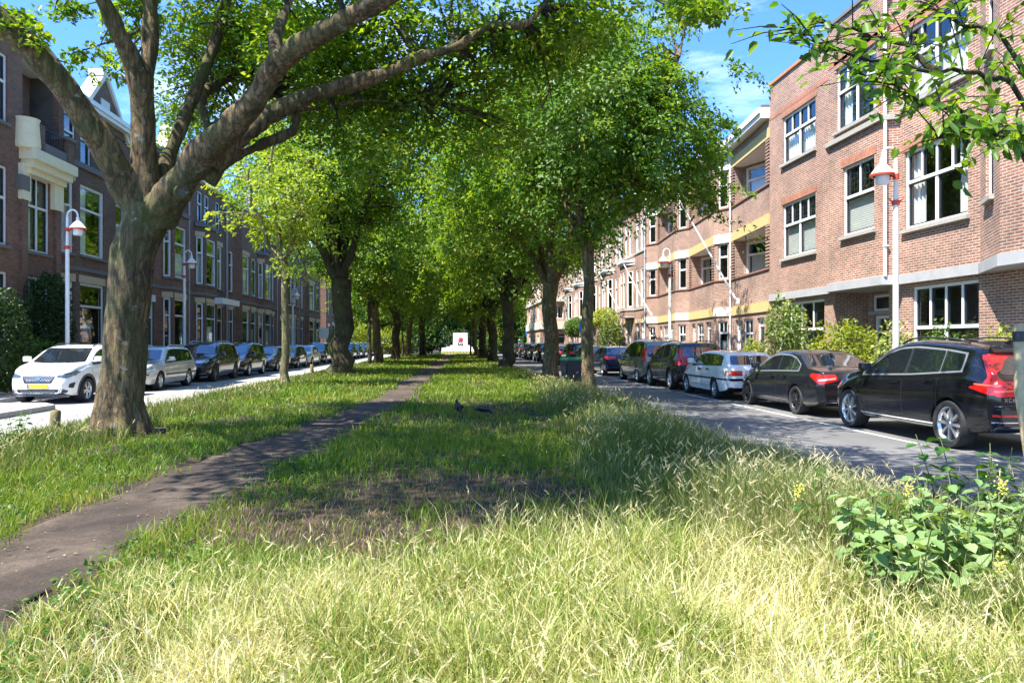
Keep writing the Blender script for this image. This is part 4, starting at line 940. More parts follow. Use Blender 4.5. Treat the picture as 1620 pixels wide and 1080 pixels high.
# 5 beige people carrier
T = mpv(L=4.73, W=1.85, H=1.75, wb=2.82, fo=1.0, r=.33, ns=5, sw=(.13, .1), rim=.66, railm=WHITE, rails=(-1.9, .3))
c = Car('parked_car', 'pale greenish beige people carrier with tall red tail lamps and white roof rails', 'car', T, PBE); c.common(); h = c.L/2
c.dec('tail_light', [('B', rpoly([(.74, .86), (.86, .86), (.84, 1.45), (.74, 1.3)], .02)), ('L', rpoly([(-h, .86), (-h+.13, .86), (-h+.2, 1.2), (-h+.26, 1.45), (-h+.16, 1.45), (-h+.05, 1.1)], .02))], TAIL, .007)
c.dec('bumper_trim', [('B', rpoly([(-.8, .5), (.8, .5), (.8, .58), (-.8, .58)], .02))], PBE, .03, False); c.dec('side_strip', [('L', [(-1.9, .55), (1.3, .55), (1.3, .62), (-1.9, .62)])], PBE, .015)
c.plate('B', .85); front_kit(c); c.place(8.45, 30.0-c.xr, PI/2)

# 6 navy hatchback
T = hatch(ns=6, sw=(.1, .08), rim=.7)
c = Car('parked_car', 'navy blue hatchback with yellow rear plate parked behind the wheelie bin', 'car', T, PBL); c.common()
rear_kit(c, .82, .98, .38, .78, .42); front_kit(c); navy = c.place(8.35, 36.6-c.xr, PI/2)

# further right row
far = []
T = suv(L=4.6, ns=5, sw=(.12, .1)); c = Car('parked_car', 'black suv beyond the navy hatchback, seen past the slim street tree', 'car', T, PG); c.common(); rear_kit(c, .95, 1.12, .5, .85, .5); front_kit(c); s1 = c.place(8.4, 49.1, PI/2)
T = hatch(L=4.2, H=1.5, ns=5, sw=(.12, .1)); c = Car('parked_car', 'dark green grey hatchback parked just ahead of the navy hatchback', 'car', T, PDG); c.common(); rear_kit(c, .85, 1.1, .6, .8, .45); front_kit(c); s2 = c.place(8.4, 43.6, PI/2)
T = mpv(L=4.5, H=1.62, ns=5, sw=(.12, .1)); c = Car('parked_car', 'dark brown car with orange red lamps seen left of the big right trunk', 'car', T, PBR); c.common(); rear_kit(c, .95, 1.3, .66, .8, .45); front_kit(c); s3 = c.place(8.4, 60.5, PI/2)
GR = 'parked cars far down the right kerb'
dup(s2, (8.4, 54.9, 0), PI/2, 'dark hatchback between the far black suv and the dark brown car', GR)
dup(s1, (8.4, 66.3, 0), PI/2, 'dark suv directly beyond the dark brown car in the right row', GR)
dup(s2, (8.35, 72.0, 0), PI/2, 'third car beyond the dark brown one in the right row, small and dark', GR)
dup(s3, (8.4, 77.8, 0), PI/2, 'brownish car fourth from the far end of the right row', GR)
dup(s1, (8.4, 83.8, 0), PI/2, 'dark suv third from the far end of the right row', GR)
dup(s2, (8.4, 89.6, 0), PI/2, 'small dark car second from the far end of the right row', GR)
dup(s3, (8.4, 95.6, 0), PI/2, 'last car at the far end of the right row', GR)

# left row: all face the camera
# 1 white crossover
T = suv(L=4.15, W=1.78, H=1.55, wb=2.57, fo=.85, r=.335, ns=5, dbl=.17, sw=(.07, .06), rim=.72, railm=BLACKP, cladm=CLADG, clad=lambda x: .32 if abs(x) < 1.4 else .25, fwd=.66, sill=.21, ws=(1.085, 1.47, .70, .59), barm=ALU,
        top=[(-2.075, .9), (-2.04, 1.02), (-1.95, 1.1), (-1.7, 1.4), (-1.6, 1.5), (-1.0, 1.55), (-.2, 1.55), (.15, 1.52), (.45, 1.42), (1.05, 1.06), (1.5, 1.0), (1.85, .9), (2.0, .78), (2.075, .55)])
c = Car('parked_car', 'white crossover with honeycomb grille and yellow plate, nearest car on the left', 'car', T, PW); c.common(); h = c.L/2
c.dec('headlight', [('F', rpoly([(.44, .70), (.70, .69), (.80, .80), (.82, .86), (.46, .77)], .02)), ('L', rpoly([(h-.36, .76), (h-.12, .72), (h-.1, .79), (h-.5, .90)], .02))], mat('dark_headlamp', (.10, .12, .15), .08, metal=.3, var=.6, ns=18, coat=1), .007)
g = c.dec('grille', [('F', rpoly([(-.34, .56), (.34, .56), (.44, .79), (-.44, .79)], .04))], GRIL, .006, False)
hx = []
for r_ in range(6):
    for q in range(-6, 7):
        y, z = q*.066+(.033 if r_ % 2 else 0), .60+r_*.036
        if abs(y) < .32+.09*(z-.58)/.18: hx += [('F', w) for w in c.line([(y-.022, z), (y+.006, z+.016)], .007)+c.line([(y+.006, z+.016), (y+.034, z)], .007)]
c.dec('grille_mesh', hx, ALU, .01, False, g[0])
c.dec('lower_grille', [('F', rpoly([(-.44, .245), (.44, .245), (.53, .40), (-.53, .40)], .03))], GRIL, .006, False)
hx = []
for r_ in range(3):
    for q in range(-7, 8):
        y, z = q*.066+(.033 if r_ % 2 else 0), .265+r_*.036
        if abs(y) < .42: hx += [('F', w) for w in c.line([(y-.022, z), (y+.006, z+.016)], .007)+c.line([(y+.006, z+.016), (y+.034, z)], .007)]
c.dec('grille_mesh', hx, ALU, .01, False)
c.dec('fog_surround', [('F', rpoly([(.52, .29), (.66, .30), (.70, .36), (.56, .43)], .02))], CLADG, .008)
c.dec('air_curtain', [('F', rpoly([(.70, .44), (.77, .42), (.80, .58), (.72, .54)], .02))], GRIL, .006)
c.dec('skid_plate', [('F', rpoly([(-.62, .20), (.62, .20), (.68, .235), (-.68, .235)], .02))], ALU, .014, False)
c.plate('F', .48); c.dec('plate_band', [('F', [(-.26, .425), (-.225, .425), (-.225, .535), (-.26, .535)])], PBLUE, .015, False)
c.dec('badge', [('F', rpoly([(-.05, .63), (.05, .63), (.06, .70), (-.06, .70)], .02))], CHR, .02, False)
rear_kit(c); c.place(-10.72, 21.3+c.xf, -PI/2)
# 2 silver estate
T = wagon(L=4.71, W=1.80, H=1.49, wb=2.755, fo=.92, r=.32, ns=5, sw=(.2, .16), rim=.68, rails=(-1.7, -.1), trim=BLACKP)
c = Car('parked_car', 'silver estate car parked behind the big trunk, second on the left', 'car', T, PS); c.common()
front_kit(c, grille=((.34, .74), (.32, .58)), head=(.40, .76, .60, .74), plate_z=.46, low=.32); c.dec('side_strip', [('L', [(-2.2, .5), (1.0, .5), (1.0, .57), (-2.2, .57)]), ('F', [(-.76, .53), (.76, .53), (.76, .565), (-.76, .565)])], mat('strip_grey', (.08, .08, .08), .5), .012)
rear_kit(c); c.place(-10.75, 26.5+c.xf, -PI/2)
# 3 black suv
T = suv(L=4.71, W=1.89, H=1.66, wb=2.86, fo=.86, r=.37, ns=5, dbl=.15, sw=(.07, .05), rimm=DALU, rim=.74, arch=0)
c = Car('parked_car', 'dark navy black suv with upright twin grille, third on the left', 'car', T, PDB); c.common()
c.dec('headlight', [('F', rpoly([(.34, .80), (.72, .80), (.80, .9), (.72, .92), (.34, .9)], .03)), ('L', rpoly([(c.L/2-.34, .84), (c.L/2-.12, .82), (c.L/2-.12, .9), (c.L/2-.42, .94)], .02))], HEAD, .007)
g = c.dec('grille', [('F', rpoly([(.03, .68), (.30, .68), (.30, .88), (.05, .88)], .03))], GRIL, .01)
for k in g[:2]: pass
c.dec('grille_bar', [('F', [(y, .70), (y+.012, .70), (y+.012, .86), (y, .86)]) for y in np.arange(.06, .28, .035)], CHR, .016)
c.dec('lower_intake', [('F', rpoly([(-.4, .32), (.4, .32), (.5, .46), (-.5, .46)], .03))], GRIL, .006, False); c.dec('side_intake', [('F', rpoly([(.56, .40), (.76, .42), (.76, .55), (.6, .5)], .02))], GRIL, .008)
c.dec('bumper_chrome', [('F', rpoly([(.5, .33), (.74, .37), (.74, .39), (.5, .35)], .005))], ALU, .012); c.plate('F', .56); rear_kit(c); x3 = c.place(-10.72, 32.3+c.xf, -PI/2)
# 4 dark people carrier
T = mpv(L=4.53, W=1.84, H=1.64, wb=2.73, fo=.95, r=.33, ns=5, sw=(.14, .1), railm=ALU)
c = Car('parked_car', 'black people carrier with large swept headlamps, fourth on the left', 'car', T, PDB); c.common()
front_kit(c, head=(.5, .76, .70, .98), grille=((.3, .6), (.3, .45)), plate_z=.45); rear_kit(c); l4 = c.place(-10.7, 37.6+c.xf, -PI/2)
# 5.. further left row
T = sedan(L=4.5, ns=5, sw=(.12, .1)); c = Car('parked_car', 'dark saloon half hidden behind the slim sunlit tree, fifth on the left', 'car', T, PGR); c.common(); front_kit(c); rear_kit(c); l5 = c.place(-10.7, 45.2, -PI/2)
T = hatch(L=4.1, H=1.5, ns=5, sw=(.12, .1)); c = Car('parked_car', 'small dark hatchback just right of the slim sunlit trunk, sixth on the left', 'car', T, PDB); c.common(); front_kit(c, head=(.45, .78, .66, .86)); rear_kit(c); l6 = c.place(-10.7, 50.6, -PI/2)
T = sedan(L=4.45, H=1.46, ns=5, sw=(.12, .1)); c = Car('parked_car', 'white saloon with dark front, seventh on the left', 'car', T, PW); c.common(); front_kit(c, grille=((.55, .62), (.5, .46))); rear_kit(c); l7 = c.place(-10.7, 56.0, -PI/2)
T = mpv(L=4.5, H=1.68, ns=5, sw=(.12, .1)); c = Car('parked_car', 'tall dark car with light roof, half hidden behind the second big left trunk', 'car', T, PDB); c.common(); front_kit(c); rear_kit(c); l8 = c.place(-10.7, 61.5, -PI/2)
GL = 'parked cars far down the left kerb'
dup(l6, (-10.7, 67.0, 0), -PI/2, 'small dark car just right of the second big left trunk', GL); dup(l7, (-10.7, 72.3, 0), -PI/2, 'pale saloon seen between the second big trunk and the thin trunk', GL)
dup(l8, (-10.7, 77.8, 0), -PI/2, 'tall dark car left of the thin trunk, far along the left kerb', GL); dup(l4, (-10.7, 83.2, 0), -PI/2, 'dark people carrier right behind the thin trunk, far along the left kerb', GL)
dup(l5, (-10.7, 88.8, 0), -PI/2, 'grey saloon right of the thin trunk, second from the far end of the left row', GL); dup(l8, (-10.7, 95.5, 0), -PI/2, 'last car at the far end of the left row, by the leaning pallets', GL)
# ------------------------------------------------------------------ foliage tools
def norm(a): return a/np.maximum(np.linalg.norm(a, axis=1, keepdims=True), 1e-9)
def leafmesh(name, C, D, N, Ln, Wd, m, parent=None, cup=.18, hex_=False):
    D = norm(D); S = norm(np.cross(D, N)); N = np.cross(S, D); Ln = np.asarray(Ln).reshape(-1, 1); Wd = np.asarray(Wd).reshape(-1, 1)
    n = len(C)
    if not hex_:
        V = np.stack([C-D*Ln*.5, C+S*Wd*.5-D*Ln*.06+N*Wd*cup, C+D*Ln*.5-N*Ln*.08, C-S*Wd*.5-D*Ln*.06+N*Wd*cup], 1).reshape(-1, 3)
        i = np.arange(n)[:, None]*4; Ft = np.concatenate([i+[0, 1, 2], i+[0, 2, 3]])
        # keep the two triangles of a leaf connected (shared verts) so each leaf is one island
        return npmesh(name, V, None, m, parent, Ft=Ft, smooth=False)
    V = np.stack([C-D*Ln*.5, C+S*Wd*.42-D*Ln*.28+N*Wd*cup, C+S*Wd*.46+D*Ln*.1+N*Wd*cup-N*Ln*.03, C+D*Ln*.5-N*Ln*.16, C-S*Wd*.46+D*Ln*.1+N*Wd*cup-N*Ln*.03, C-S*Wd*.42-D*Ln*.28+N*Wd*cup], 1).reshape(-1, 3)
    i = np.arange(n)[:, None]*6
    V2 = V; Fq = np.concatenate([i+[0, 1, 2, 3], i+[0, 3, 4, 5]])
    return npmesh(name, V2, Fq, m, parent)
def sprays(P, Nn, Rd, nl, r, flat=.16):
    """leaf centres, directions and normals for flat leafy sprays at P with normals Nn"""
    k = len(P); idx = np.repeat(np.arange(k), nl); n = len(idx)
    Nn = norm(Nn); ref = norm(r.normal(size=(k, 3))); A = norm(np.cross(Nn, ref)); B = np.cross(Nn, A)
    w = r.uniform(0, 2*PI, n); q = np.sqrt(r.uniform(0.02, 1, n))*np.asarray(Rd)[idx] if hasattr(Rd, '__len__') else np.sqrt(r.uniform(.02, 1, n))*Rd
    rad = np.asarray(Rd)[idx] if hasattr(Rd, '__len__') else np.full(n, Rd)
    O = A[idx]*np.cos(w)[:, None]+B[idx]*np.sin(w)[:, None]
    Cc = P[idx]+O*q[:, None]+Nn[idx]*(r.normal(size=n)*flat*rad)[:, None]-Nn[idx]*(.25*q*q/rad)[:, None]
    Dd = O+r.normal(size=(n, 3))*.6-np.array([0, 0, .25]); N2 = Nn[idx]+r.normal(size=(n, 3))*.3
    return Cc, Dd, N2
LEAF_A = leafmat('hornbeam_leaf', [(.0, (.036, .10, .010)), (.35, (.09, .19, .014)), (.68, (.175, .28, .022)), (1, (.36, .37, .04))], .46)
LEAF_B = leafmat('maple_leaf', [(.0, (.036, .10, .012)), (.5, (.085, .185, .018)), (1, (.23, .31, .03))], .46)
LEAF_Y = leafmat('sunlit_young_leaf', [(.0, (.13, .21, .02)), (.5, (.23, .32, .035)), (1, (.36, .40, .06))], .5)
LEAF_D = leafmat('ivy_leaf', [(.0, (.012, .035, .008)), (.5, (.025, .06, .012)), (1, (.06, .11, .02))], .25)
BARK = barkmat('old_bark', (.04, .028, .014), (.36, .26, .14), .45, .13)
BARK_D = barkmat('dark_bark', (.022, .018, .012), (.085, .066, .04), .5, .06)
BARK_Y = barkmat('pale_young_bark', (.20, .17, .08), (.36, .32, .17), .3, .1)

def bez(a, b, c, n):
    t = np.linspace(0, 1, n)[:, None]; return (1-t)**2*np.array(a)+2*t*(1-t)*np.array(b)+t*t*np.array(c)
def tree(name, label, x, y, rt, hf, H, rx, rz, zc, nl=5, ns=420, nleaf=44, ls=.13, lm=None, bm_=None, seed=1, lean=(0, 0), off=(0, 0), group=None, srad=.62, flare=1.5, thr=-.12, branches=140, dens=2.0, big=1.08):
    ns = int(ns*dens); ls *= big
    r = np.random.default_rng(seed); t = thing(name, label, 'tree', (x, y, 0), 0, group)
    mb = MB(); f = np.array([lean[0], lean[1], hf])
    pts = [np.array([lean[0]*q**1.2, lean[1]*q**1.2, hf*q])+(r.normal(size=3)*.05*rt*4*(0 < q < 1)*np.array([1, 1, 0])) for q in (0, .03, .08, .16, .3, .5, .75, 1)]
    pts[0][2] = -.15
    mb.tube(pts, [rt*flare*1.15, rt*flare, rt*1.28, rt*1.1, rt, rt*.94, rt*.95, rt*1.0], 20, nz=.18, nf=2.2)
    C0 = np.array([lean[0]+off[0], lean[1]+off[1], zc]); limbs = []
    a0 = r.uniform(0, 6)
    for k in range(nl):
        a = a0+2*PI*k/nl+r.normal()*.25; up = r.uniform(.1, .85) if k else 1
        e = C0+np.array([math.cos(a)*rx*.72*(1-.5*max(0, up-.4)), math.sin(a)*rx*.72*(1-.5*max(0, up-.4)), rz*up*.75])
        if k == 0 and nl > 3: e = C0+np.array([r.normal()*.5, r.normal()*.5, rz*.8])
        m = f*.45+e*.55+np.array([0, 0, (e[2]-f[2])*-.12])+r.normal(size=3)*.25
        st = f-np.array([0, 0, rt*.8]); P = bez(st, m, e, 10); P[1:-1] += r.normal(size=(8, 3))*.07
        R0 = rt*(.62 if nl > 2 else .8)*r.uniform(.75, 1.1); mb.tube(P, np.linspace(R0, .03, 10)**1.0, 9, nz=.15, nf=3)
        limbs.append((P, R0))
    # spray positions
    U = r.normal(size=(ns*6, 3)); U = norm(U)*(r.uniform(.08, 1, (ns*6, 1))**.42)*(1+.22*np.sin(3*np.arctan2(U[:, 1], U[:, 0])+seed)*np.cos(2.2*U[:, 2]))[:, None]
    keep = []
    for u in U:
        p = C0+u*np.array([rx, rx, rz])*(1+.34*noise.noise(Vector(u*2.3)+Vector((seed, 0, 0))))
        if noise.noise(Vector(p*.7)+Vector((seed*3.1, 0, 0))) > thr and not (u[2] < -.55 and r.random() < .5): keep.append(p)
        if len(keep) >= ns: break
    P = np.array(keep); out = norm(P-C0+np.array([0, 0, .2*rz]))
    Nn = np.array([0, 0, .85])+out*np.array([.8, .8, .4])+r.normal(size=P.shape)*.32
    Cc, Dd, N2 = sprays(P, Nn, r.uniform(.5, 1.25, len(P))*srad, nleaf, r, .13)
    # thin branches to sprays
    sel = r.permutation(len(P))[:branches]; LP = np.concatenate([l[0][3:] for l in limbs])
    for i in sel:
        d = np.linalg.norm(LP-P[i], axis=1)+np.maximum(0, LP[:, 2]-P[i][2])*1.5; j = int(np.argmin(d)); a = LP[j]; e = P[i]
        m = (a+e)/2+np.array([0, 0, .12*np.linalg.norm(e-a)])+r.normal(size=3)*.12
        mb.tube(bez(a, m, e, 5), np.linspace(.02+.022*np.linalg.norm(e-a)/2, .008, 5), 5, cap=False)
    tr = mb.build('trunk', bm_ or BARK_D, t, 60)
    n = len(Cc); leafmesh('crown', Cc, Dd, N2, r.uniform(.55, 1.4, n)*ls, r.uniform(.6, 1.3, n)*ls*.58, lm or LEAF_A, t)
    return t

# --- the big old tree, left foreground: limbs surveyed from the photograph, one joined surface
def main_tree():
    t = thing('hornbeam_tree', 'huge old mossy tree with many spreading limbs in the left foreground', 'tree', (-5.28, 12.47, 0))
    O = Vector((-5.28, 12.47, 0)); q = lambda px, py, z: at(px, py, z*.93)-O
    D = 12.9; mb = MB()
    mb.tube([q(187, 712, D), q(187, 688, D), q(190, 668, D), q(194, 640, D), q(198, 590, D), q(200, 520, D), q(204, 450, D), q(213, 400, D), q(226, 360, D), q(238, 325, D)],
            [.47, .41, .355, .32, .305, .305, .315, .335, .35, .35], 40, nz=.2, nf=1.9)
    for a in range(9):   # root flare ridges
        w = a*2*PI/9+.3; mb.tube([(math.cos(w)*.22, math.sin(w)*.22, .95), (math.cos(w)*.31, math.sin(w)*.31, .35), (math.cos(w)*(.45+.07*(a % 2)), math.sin(w)*(.45+.07*(a % 2)), .06), (math.cos(w)*.66, math.sin(w)*.66, -.12)], [.09, .12, .11, .05], 10)
    Ls = [([(228, 345, 12.9), (200, 300, 12.8), (165, 235, 12.5), (115, 160, 12.2), (55, 85, 11.8), (-10, 25, 11.4), (-120, -60, 10.8)], [.40, .36, .33, .30, .29, .28, .2]),
          ([(232, 330, 12.9), (228, 270, 12.9), (226, 200, 12.8), (223, 140, 12.7), (205, 85, 12.5), (180, 35, 12.3), (155, -20, 12.1), (110, -130, 11.8)], [.36, .32, .29, .28, .22, .21, .19, .1]),
          ([(226, 150, 12.8), (234, 90, 12.9), (238, 40, 13), (240, -20, 13.1), (250, -140, 13.3)], [.24, .20, .19, .18, .1]),
          ([(250, 310, 13.1), (268, 245, 13.4), (295, 180, 13.7), (325, 110, 14), (348, 40, 14.3), (362, -20, 14.6), (380, -120, 15)], [.26, .19, .17, .165, .16, .15, .1]),
          ([(250, 345, 12.9), (278, 300, 12.6), (318, 245, 12.3), (362, 205, 12.0), (402, 160, 11.7), (440, 100, 11.4), (490, 65, 11.1), (550, 30, 10.8), (620, -10, 10.4), (740, -90, 9.8)], [.42, .38, .34, .31, .29, .25, .22, .21, .19, .1]),
          ([(440, 100, 11.4), (435, 60, 11.7), (455, 10, 12), (470, -40, 12.3)], [.16, .13, .11, .08]),
          ([(335, 262, 12.5), (385, 215, 12.7), (430, 180, 12.9), (480, 155, 13), (545, 135, 13.1), (610, 118, 13.2), (660, 92, 13.2), (720, 75, 13.1), (775, 42, 12.9), (830, 38, 12.7), (858, 12, 12.6), (880, -25, 12.4)], [.26, .22, .21, .20, .19, .17, .14, .11, .10, .085, .075, .05]),
          ([(330, 290, 12.6), (352, 262, 12.7), (385, 243, 12.9), (420, 226, 13), (450, 214, 13.1), (466, 205, 13.1), (470, 185, 13.2), (464, 172, 13.2)], [.2, .13, .12, .115, .11, .10, .09, .04]),
          ([(470, 172, 13.2), (500, 172, 13.4), (530, 168, 13.6), (570, 160, 13.7), (610, 160, 13.8), (640, 168, 14), (665, 160, 14.1)], [.05, .05, .055, .05, .045, .04, .02]),
          ([(345, 262, 13), (320, 160, 14.2), (350, 130, 15), (400, 110, 15.5)], [.14, .12, .1, .06]),
          ([(300, 262, 12.9), (340, 200, 14), (430, 150, 15), (470, 120, 16)], [.18, .14, .1, .06])]
    for P, Rr in Ls:
        # resample smoothly
        P3 = [q(*p) for p in P]; pts, rr = [], []
        for i in range(len(P3)-1):
            p0, p1, p2, p3 = P3[max(i-1, 0)], P3[i], P3[i+1], P3[min(i+2, len(P3)-1)]
            for k in range(5):
                s = k/5; pts.append(.5*((2*p1)+(p2-p0)*s+(2*p0-5*p1+4*p2-p3)*s*s+(3*p1-p0-3*p2+p3)*s**3)); rr.append(Rr[i]*(1-s)+Rr[i+1]*s)
        pts.append(P3[-1]); rr.append(Rr[-1]); rr = [x*.64 for x in rr]
        mb.tube(pts, rr, 18, nz=.16, nf=2.4)
    for a, m_, e in ((q(740, -90, 9.8), (-1.2, 6.6, 8.2), (-1.0, 4.2, 9.4)), (q(740, -90, 9.8), (.8, 7.8, 8.0), (2.2, 7.6, 9.6)), (q(-120, -60, 10.8), (-6.6, 7.5, 8.8), (-5.8, 5.2, 9.8))):   # added limbs above the picture, reaching out to the unseen shading sprays
        mb.tube(bez(a, Vector(m_)-O, Vector(e)-O, 14), np.linspace(.085, .03, 14), 10, nz=.15, nf=2.4)
    o = mb.build('trunk', BARK, t)
    md = o.modifiers.new('r', 'REMESH'); md.mode = 'VOXEL'; md.voxel_size = .027; md.use_smooth_shade = True
    ms = o.modifiers.new('s', 'SMOOTH'); ms.factor = .5; ms.iterations = 4
    dg = bpy.context.evaluated_depsgraph_get(); me = bpy.data.meshes.new_from_object(o.evaluated_get(dg)); o.modifiers.clear()
    old = o.data; o.data = me; bpy.data.meshes.remove(old)
    n = len(me.vertices); co = np.empty(n*3, np.float32); me.vertices.foreach_get('co', co); co = co.reshape(-1, 3); nr = np.empty(n*3, np.float32); me.vertices.foreach_get('normal', nr); nr = nr.reshape(-1, 3)
    dsp = np.array([noise.fractal(Vector((p[0]*4.5, p[1]*4.5, p[2]*1.3)), .9, 2.1, 4)*.022+noise.noise(Vector((p[0]*11, p[1]*11, p[2]*1.6)))*.016+noise.noise(Vector((p[0]*1.7, p[1]*1.7, p[2]*1.1)))*.035 for p in co.tolist()])
    co += nr*dsp[:, None]; me.vertices.foreach_set('co', co.ravel()); me.update()
    # knot hole and sawn stubs
    hb = MB(); c = q(287, 304, 12.18); v = (Vector((0, 0, EYE))-(c+O)).normalized()
    a = v.orthogonal().normalized(); b2 = v.cross(a)
    ring = lambda rad, dd: [c+v*dd+a*(rad*math.cos(w))+b2*(rad*math.sin(w)) for w in np.linspace(0, 2*PI, 17)[:-1]]
    for (r0, d0), (r1, d1) in zip([(.115, -.02), (.09, .03), (.065, .02)], [(.09, .03), (.065, .02), (.05, -.1)]):
        A, B = ring(r0, d0), ring(r1, d1)
        for i in range(16): hb.quad(A[i], A[(i+1) % 16], B[(i+1) % 16], B[i], 0)
    hb.add(ring(.062, .012), [list(range(16))], 1)
    hb.build('knot_hole', [BARK, ROOM], t, 60)
    # foliage: hanging sprays in the regions where the photograph shows them, and the crown overhead
    r = np.random.default_rng(5); Ps, Rs = [], []
    blobs = [  # px, py, depth, half-width px, half-height px, half-depth m, sprays
        (640, 20, 12.5, 150, 60, 1.8, 75), (700, 110, 12.8, 150, 80, 1.6, 80), (760, 190, 13.2, 120, 80, 1.4, 52), (600, 215, 14.2, 110, 70, 1.2, 34), (850, 60, 12.2, 130, 60, 1.5, 80), (930, 20, 11.5, 70, 40, 1.2, 30),
        (330, 60, 15.6, 80, 90, 1.4, 80), (300, 190, 16, 70, 80, 1.2, 40), (420, 40, 15.0, 90, 60, 1.5, 75), (400, 130, 16, 90, 70, 1.2, 45), (470, 60, 13.5, 90, 60, 1.5, 60), (545, 95, 14.5, 90, 60, 1.5, 60), (500, 160, 15, 70, 40, 1, 25), (600, 160, 15, 90, 50, 1.2, 40),
        (150, 95, 13.5, 55, 45, .8, 10), (130, 20, 13, 55, 22, .8, 9), (45, 45, 11.6, 45, 30, .6, 12), (215, 20, 14, 40, 40, .8, 14), (1105, 8, 10, 55, 14, .6, 10)]
    for px, py, dp, hw, hh, hd, n in blobs:
        sm = n < 15; dp += 1.9*(dp < 13.4 and not sm)
        for _ in range(int(n*(.95 if n > 20 else 1))):
            u = r.normal(size=3); u = u/np.linalg.norm(u)*r.uniform(0, 1)**.4
            Ps.append(q(px+u[0]*hw, py+u[1]*hh, dp+u[2]*hd)); Rs.append(r.uniform(.18, .32) if sm else r.uniform(.32, .62))
    nv = len(Ps)
    k = 0
    while k < 720:      # unseen crown above the picture, spread and clumped for its shade below
        u = r.normal(size=3); u = u/np.linalg.norm(u)*r.uniform(.1, 1)**.4
        p = Vector((-2.4+u[0]*7.2, 10.0+u[1]*7.2, 10.2+u[2]*2.4))
        if p.z < EYE+.47*math.hypot(p.x, p.y)+.9 and p.y < 17.5: p.z = EYE+.47*math.hypot(p.x, p.y)+r.uniform(.9, 1.8)
        if noise.noise(Vector((p.x*.42-.476*.42*(p.z-9), p.y*.42, 3.3))) < (.05 if p.y > 9.5 else -.01): k += .12; continue
        pj = p-Vector((0, 0, EYE)); zc_ = pj.x*SA+pj.y*CA; px_ = CX+F*(pj.x*CA-pj.y*SA)/max(zc_, .5); py_ = HY-F*pj.z/max(zc_, .5)
        if px_ < 300 and py_ > -190: continue
        Ps.append(p-O); Rs.append(r.uniform(.5, .95)); k += 1
    for _ in range(150):  # extra unseen sprays, added to bring the ground shade closer to the camera
        p = Vector((r.uniform(-4.2, 3.0), r.uniform(2.9, 7.2), r.uniform(8.6, 10.6)))
        if noise.noise(Vector((p.x*.5, p.y*.5, 7.1))) > -.12: Ps.append(p-O); Rs.append(r.uniform(.5, .9))
    P = np.array([list(p) for p in Ps]); Rs = np.array(Rs)
    Nn = np.array([0, 0, 1.])+r.normal(size=P.shape)*.3
    Cc, Dd, N2 = sprays(P, Nn, Rs, 52, r, .15); n = len(Cc); ls = np.where(np.repeat(np.arange(len(P)), 52) < nv, .108, .15)
    leafmesh('crown', Cc, Dd, N2, r.uniform(.7, 1.25, n)*ls*np.where(ls > .12, 1.15, 1), r.uniform(.75, 1.2, n)*ls*.6, LEAF_A, t)
    tw = MB(); src = [q(*p) for L_, _ in Ls for p in L_[2:]]
    for i in range(len(P)):
        p = Vector(P[i]); j = min(src, key=lambda s: (s-p).length)
        if (j-p).length < 3.2 and r.random() < .5 and abs(p.z-j.z) < .8*(j-p).length:
            m = (j+p)/2+Vector((0, 0, .1*(j-p).length))+Vector(r.normal(size=3)*.12); tw.tube(bez(j, m, p, 6), np.linspace(.012+.012*(j-p).length, .006, 6), 5, cap=False)
    tw.build('twigs', BARK_D, t, 60)
main_tree()

# --- the avenue
tree('slim_tree', 'slim young tree with pale trunk and sunlit yellow green crown on the left verge', -5.5, 25.5, .125, 4.1, 9, 1.75, 2.7, 6.5, 4, 150, 40, .14, LEAF_Y, BARK_Y, 11, srad=.6, flare=1.15, thr=-.2, branches=90, dens=1.1, big=1)
tree('avenue_tree', 'big dark trunked tree on the left verge behind the slim sunlit one', -5.1, 35.6, .47, 4.6, 14, 5.3, 5.0, 9.9, 6, 640, 44, .165, LEAF_A, BARK_D, 12, flare=1.5, srad=.75)
tree('maple_tree', 'grey trunked maple leaved tree beside the wheelie bin on the right verge', 3.85, 20.9, .165, 4.4, 11, 3.9, 3.3, 7.6, 5, 520, 46, .135, LEAF_B, BARK, 13, flare=1.15, srad=.58, off=(.3, 0))
tree('avenue_tree', 'stout forked tree just left of the wheelie bin on the right verge', 3.95, 29.3, .30, 3.9, 14, 5.2, 4.6, 9.0, 5, 640, 44, .15, LEAF_A, BARK, 14, flare=1.3, srad=.7, off=(-.6, 0))
tree('avenue_tree', 'dark tree with low left limb, third in the right row behind the forked one', 3.4, 45.1, .36, 4.2, 13.5, 5.6, 4.8, 8.8, 6, 560, 40, .19, LEAF_A, BARK_D, 15, srad=.85)
ta = tree('avenue_tree', 'dark double stemmed tree fourth in the right row', 3.3, 59, .36, 4.4, 13.5, 5.4, 4.8, 8.9, 5, 460, 36, .23, LEAF_A, BARK_D, 16, srad=.95, branches=80)
tb = tree('avenue_tree', 'broad dark tree leaning left, behind the pallets on the left verge', -5.1, 54.6, .30, 4.4, 13, 5.2, 4.6, 8.6, 5, 460, 36, .23, LEAF_A, BARK, 17, srad=.95, lean=(-.45, 0), branches=80)
tt = tree('slim_tree', 'thin dark trunked young tree between the second big tree and the leaning one', -5.2, 48.6, .11, 4.6, 10, 2.3, 2.6, 6.8, 4, 150, 40, .19, LEAF_A, BARK_D, 18, srad=.7, branches=50)
AV = 'avenue trees far down the median'
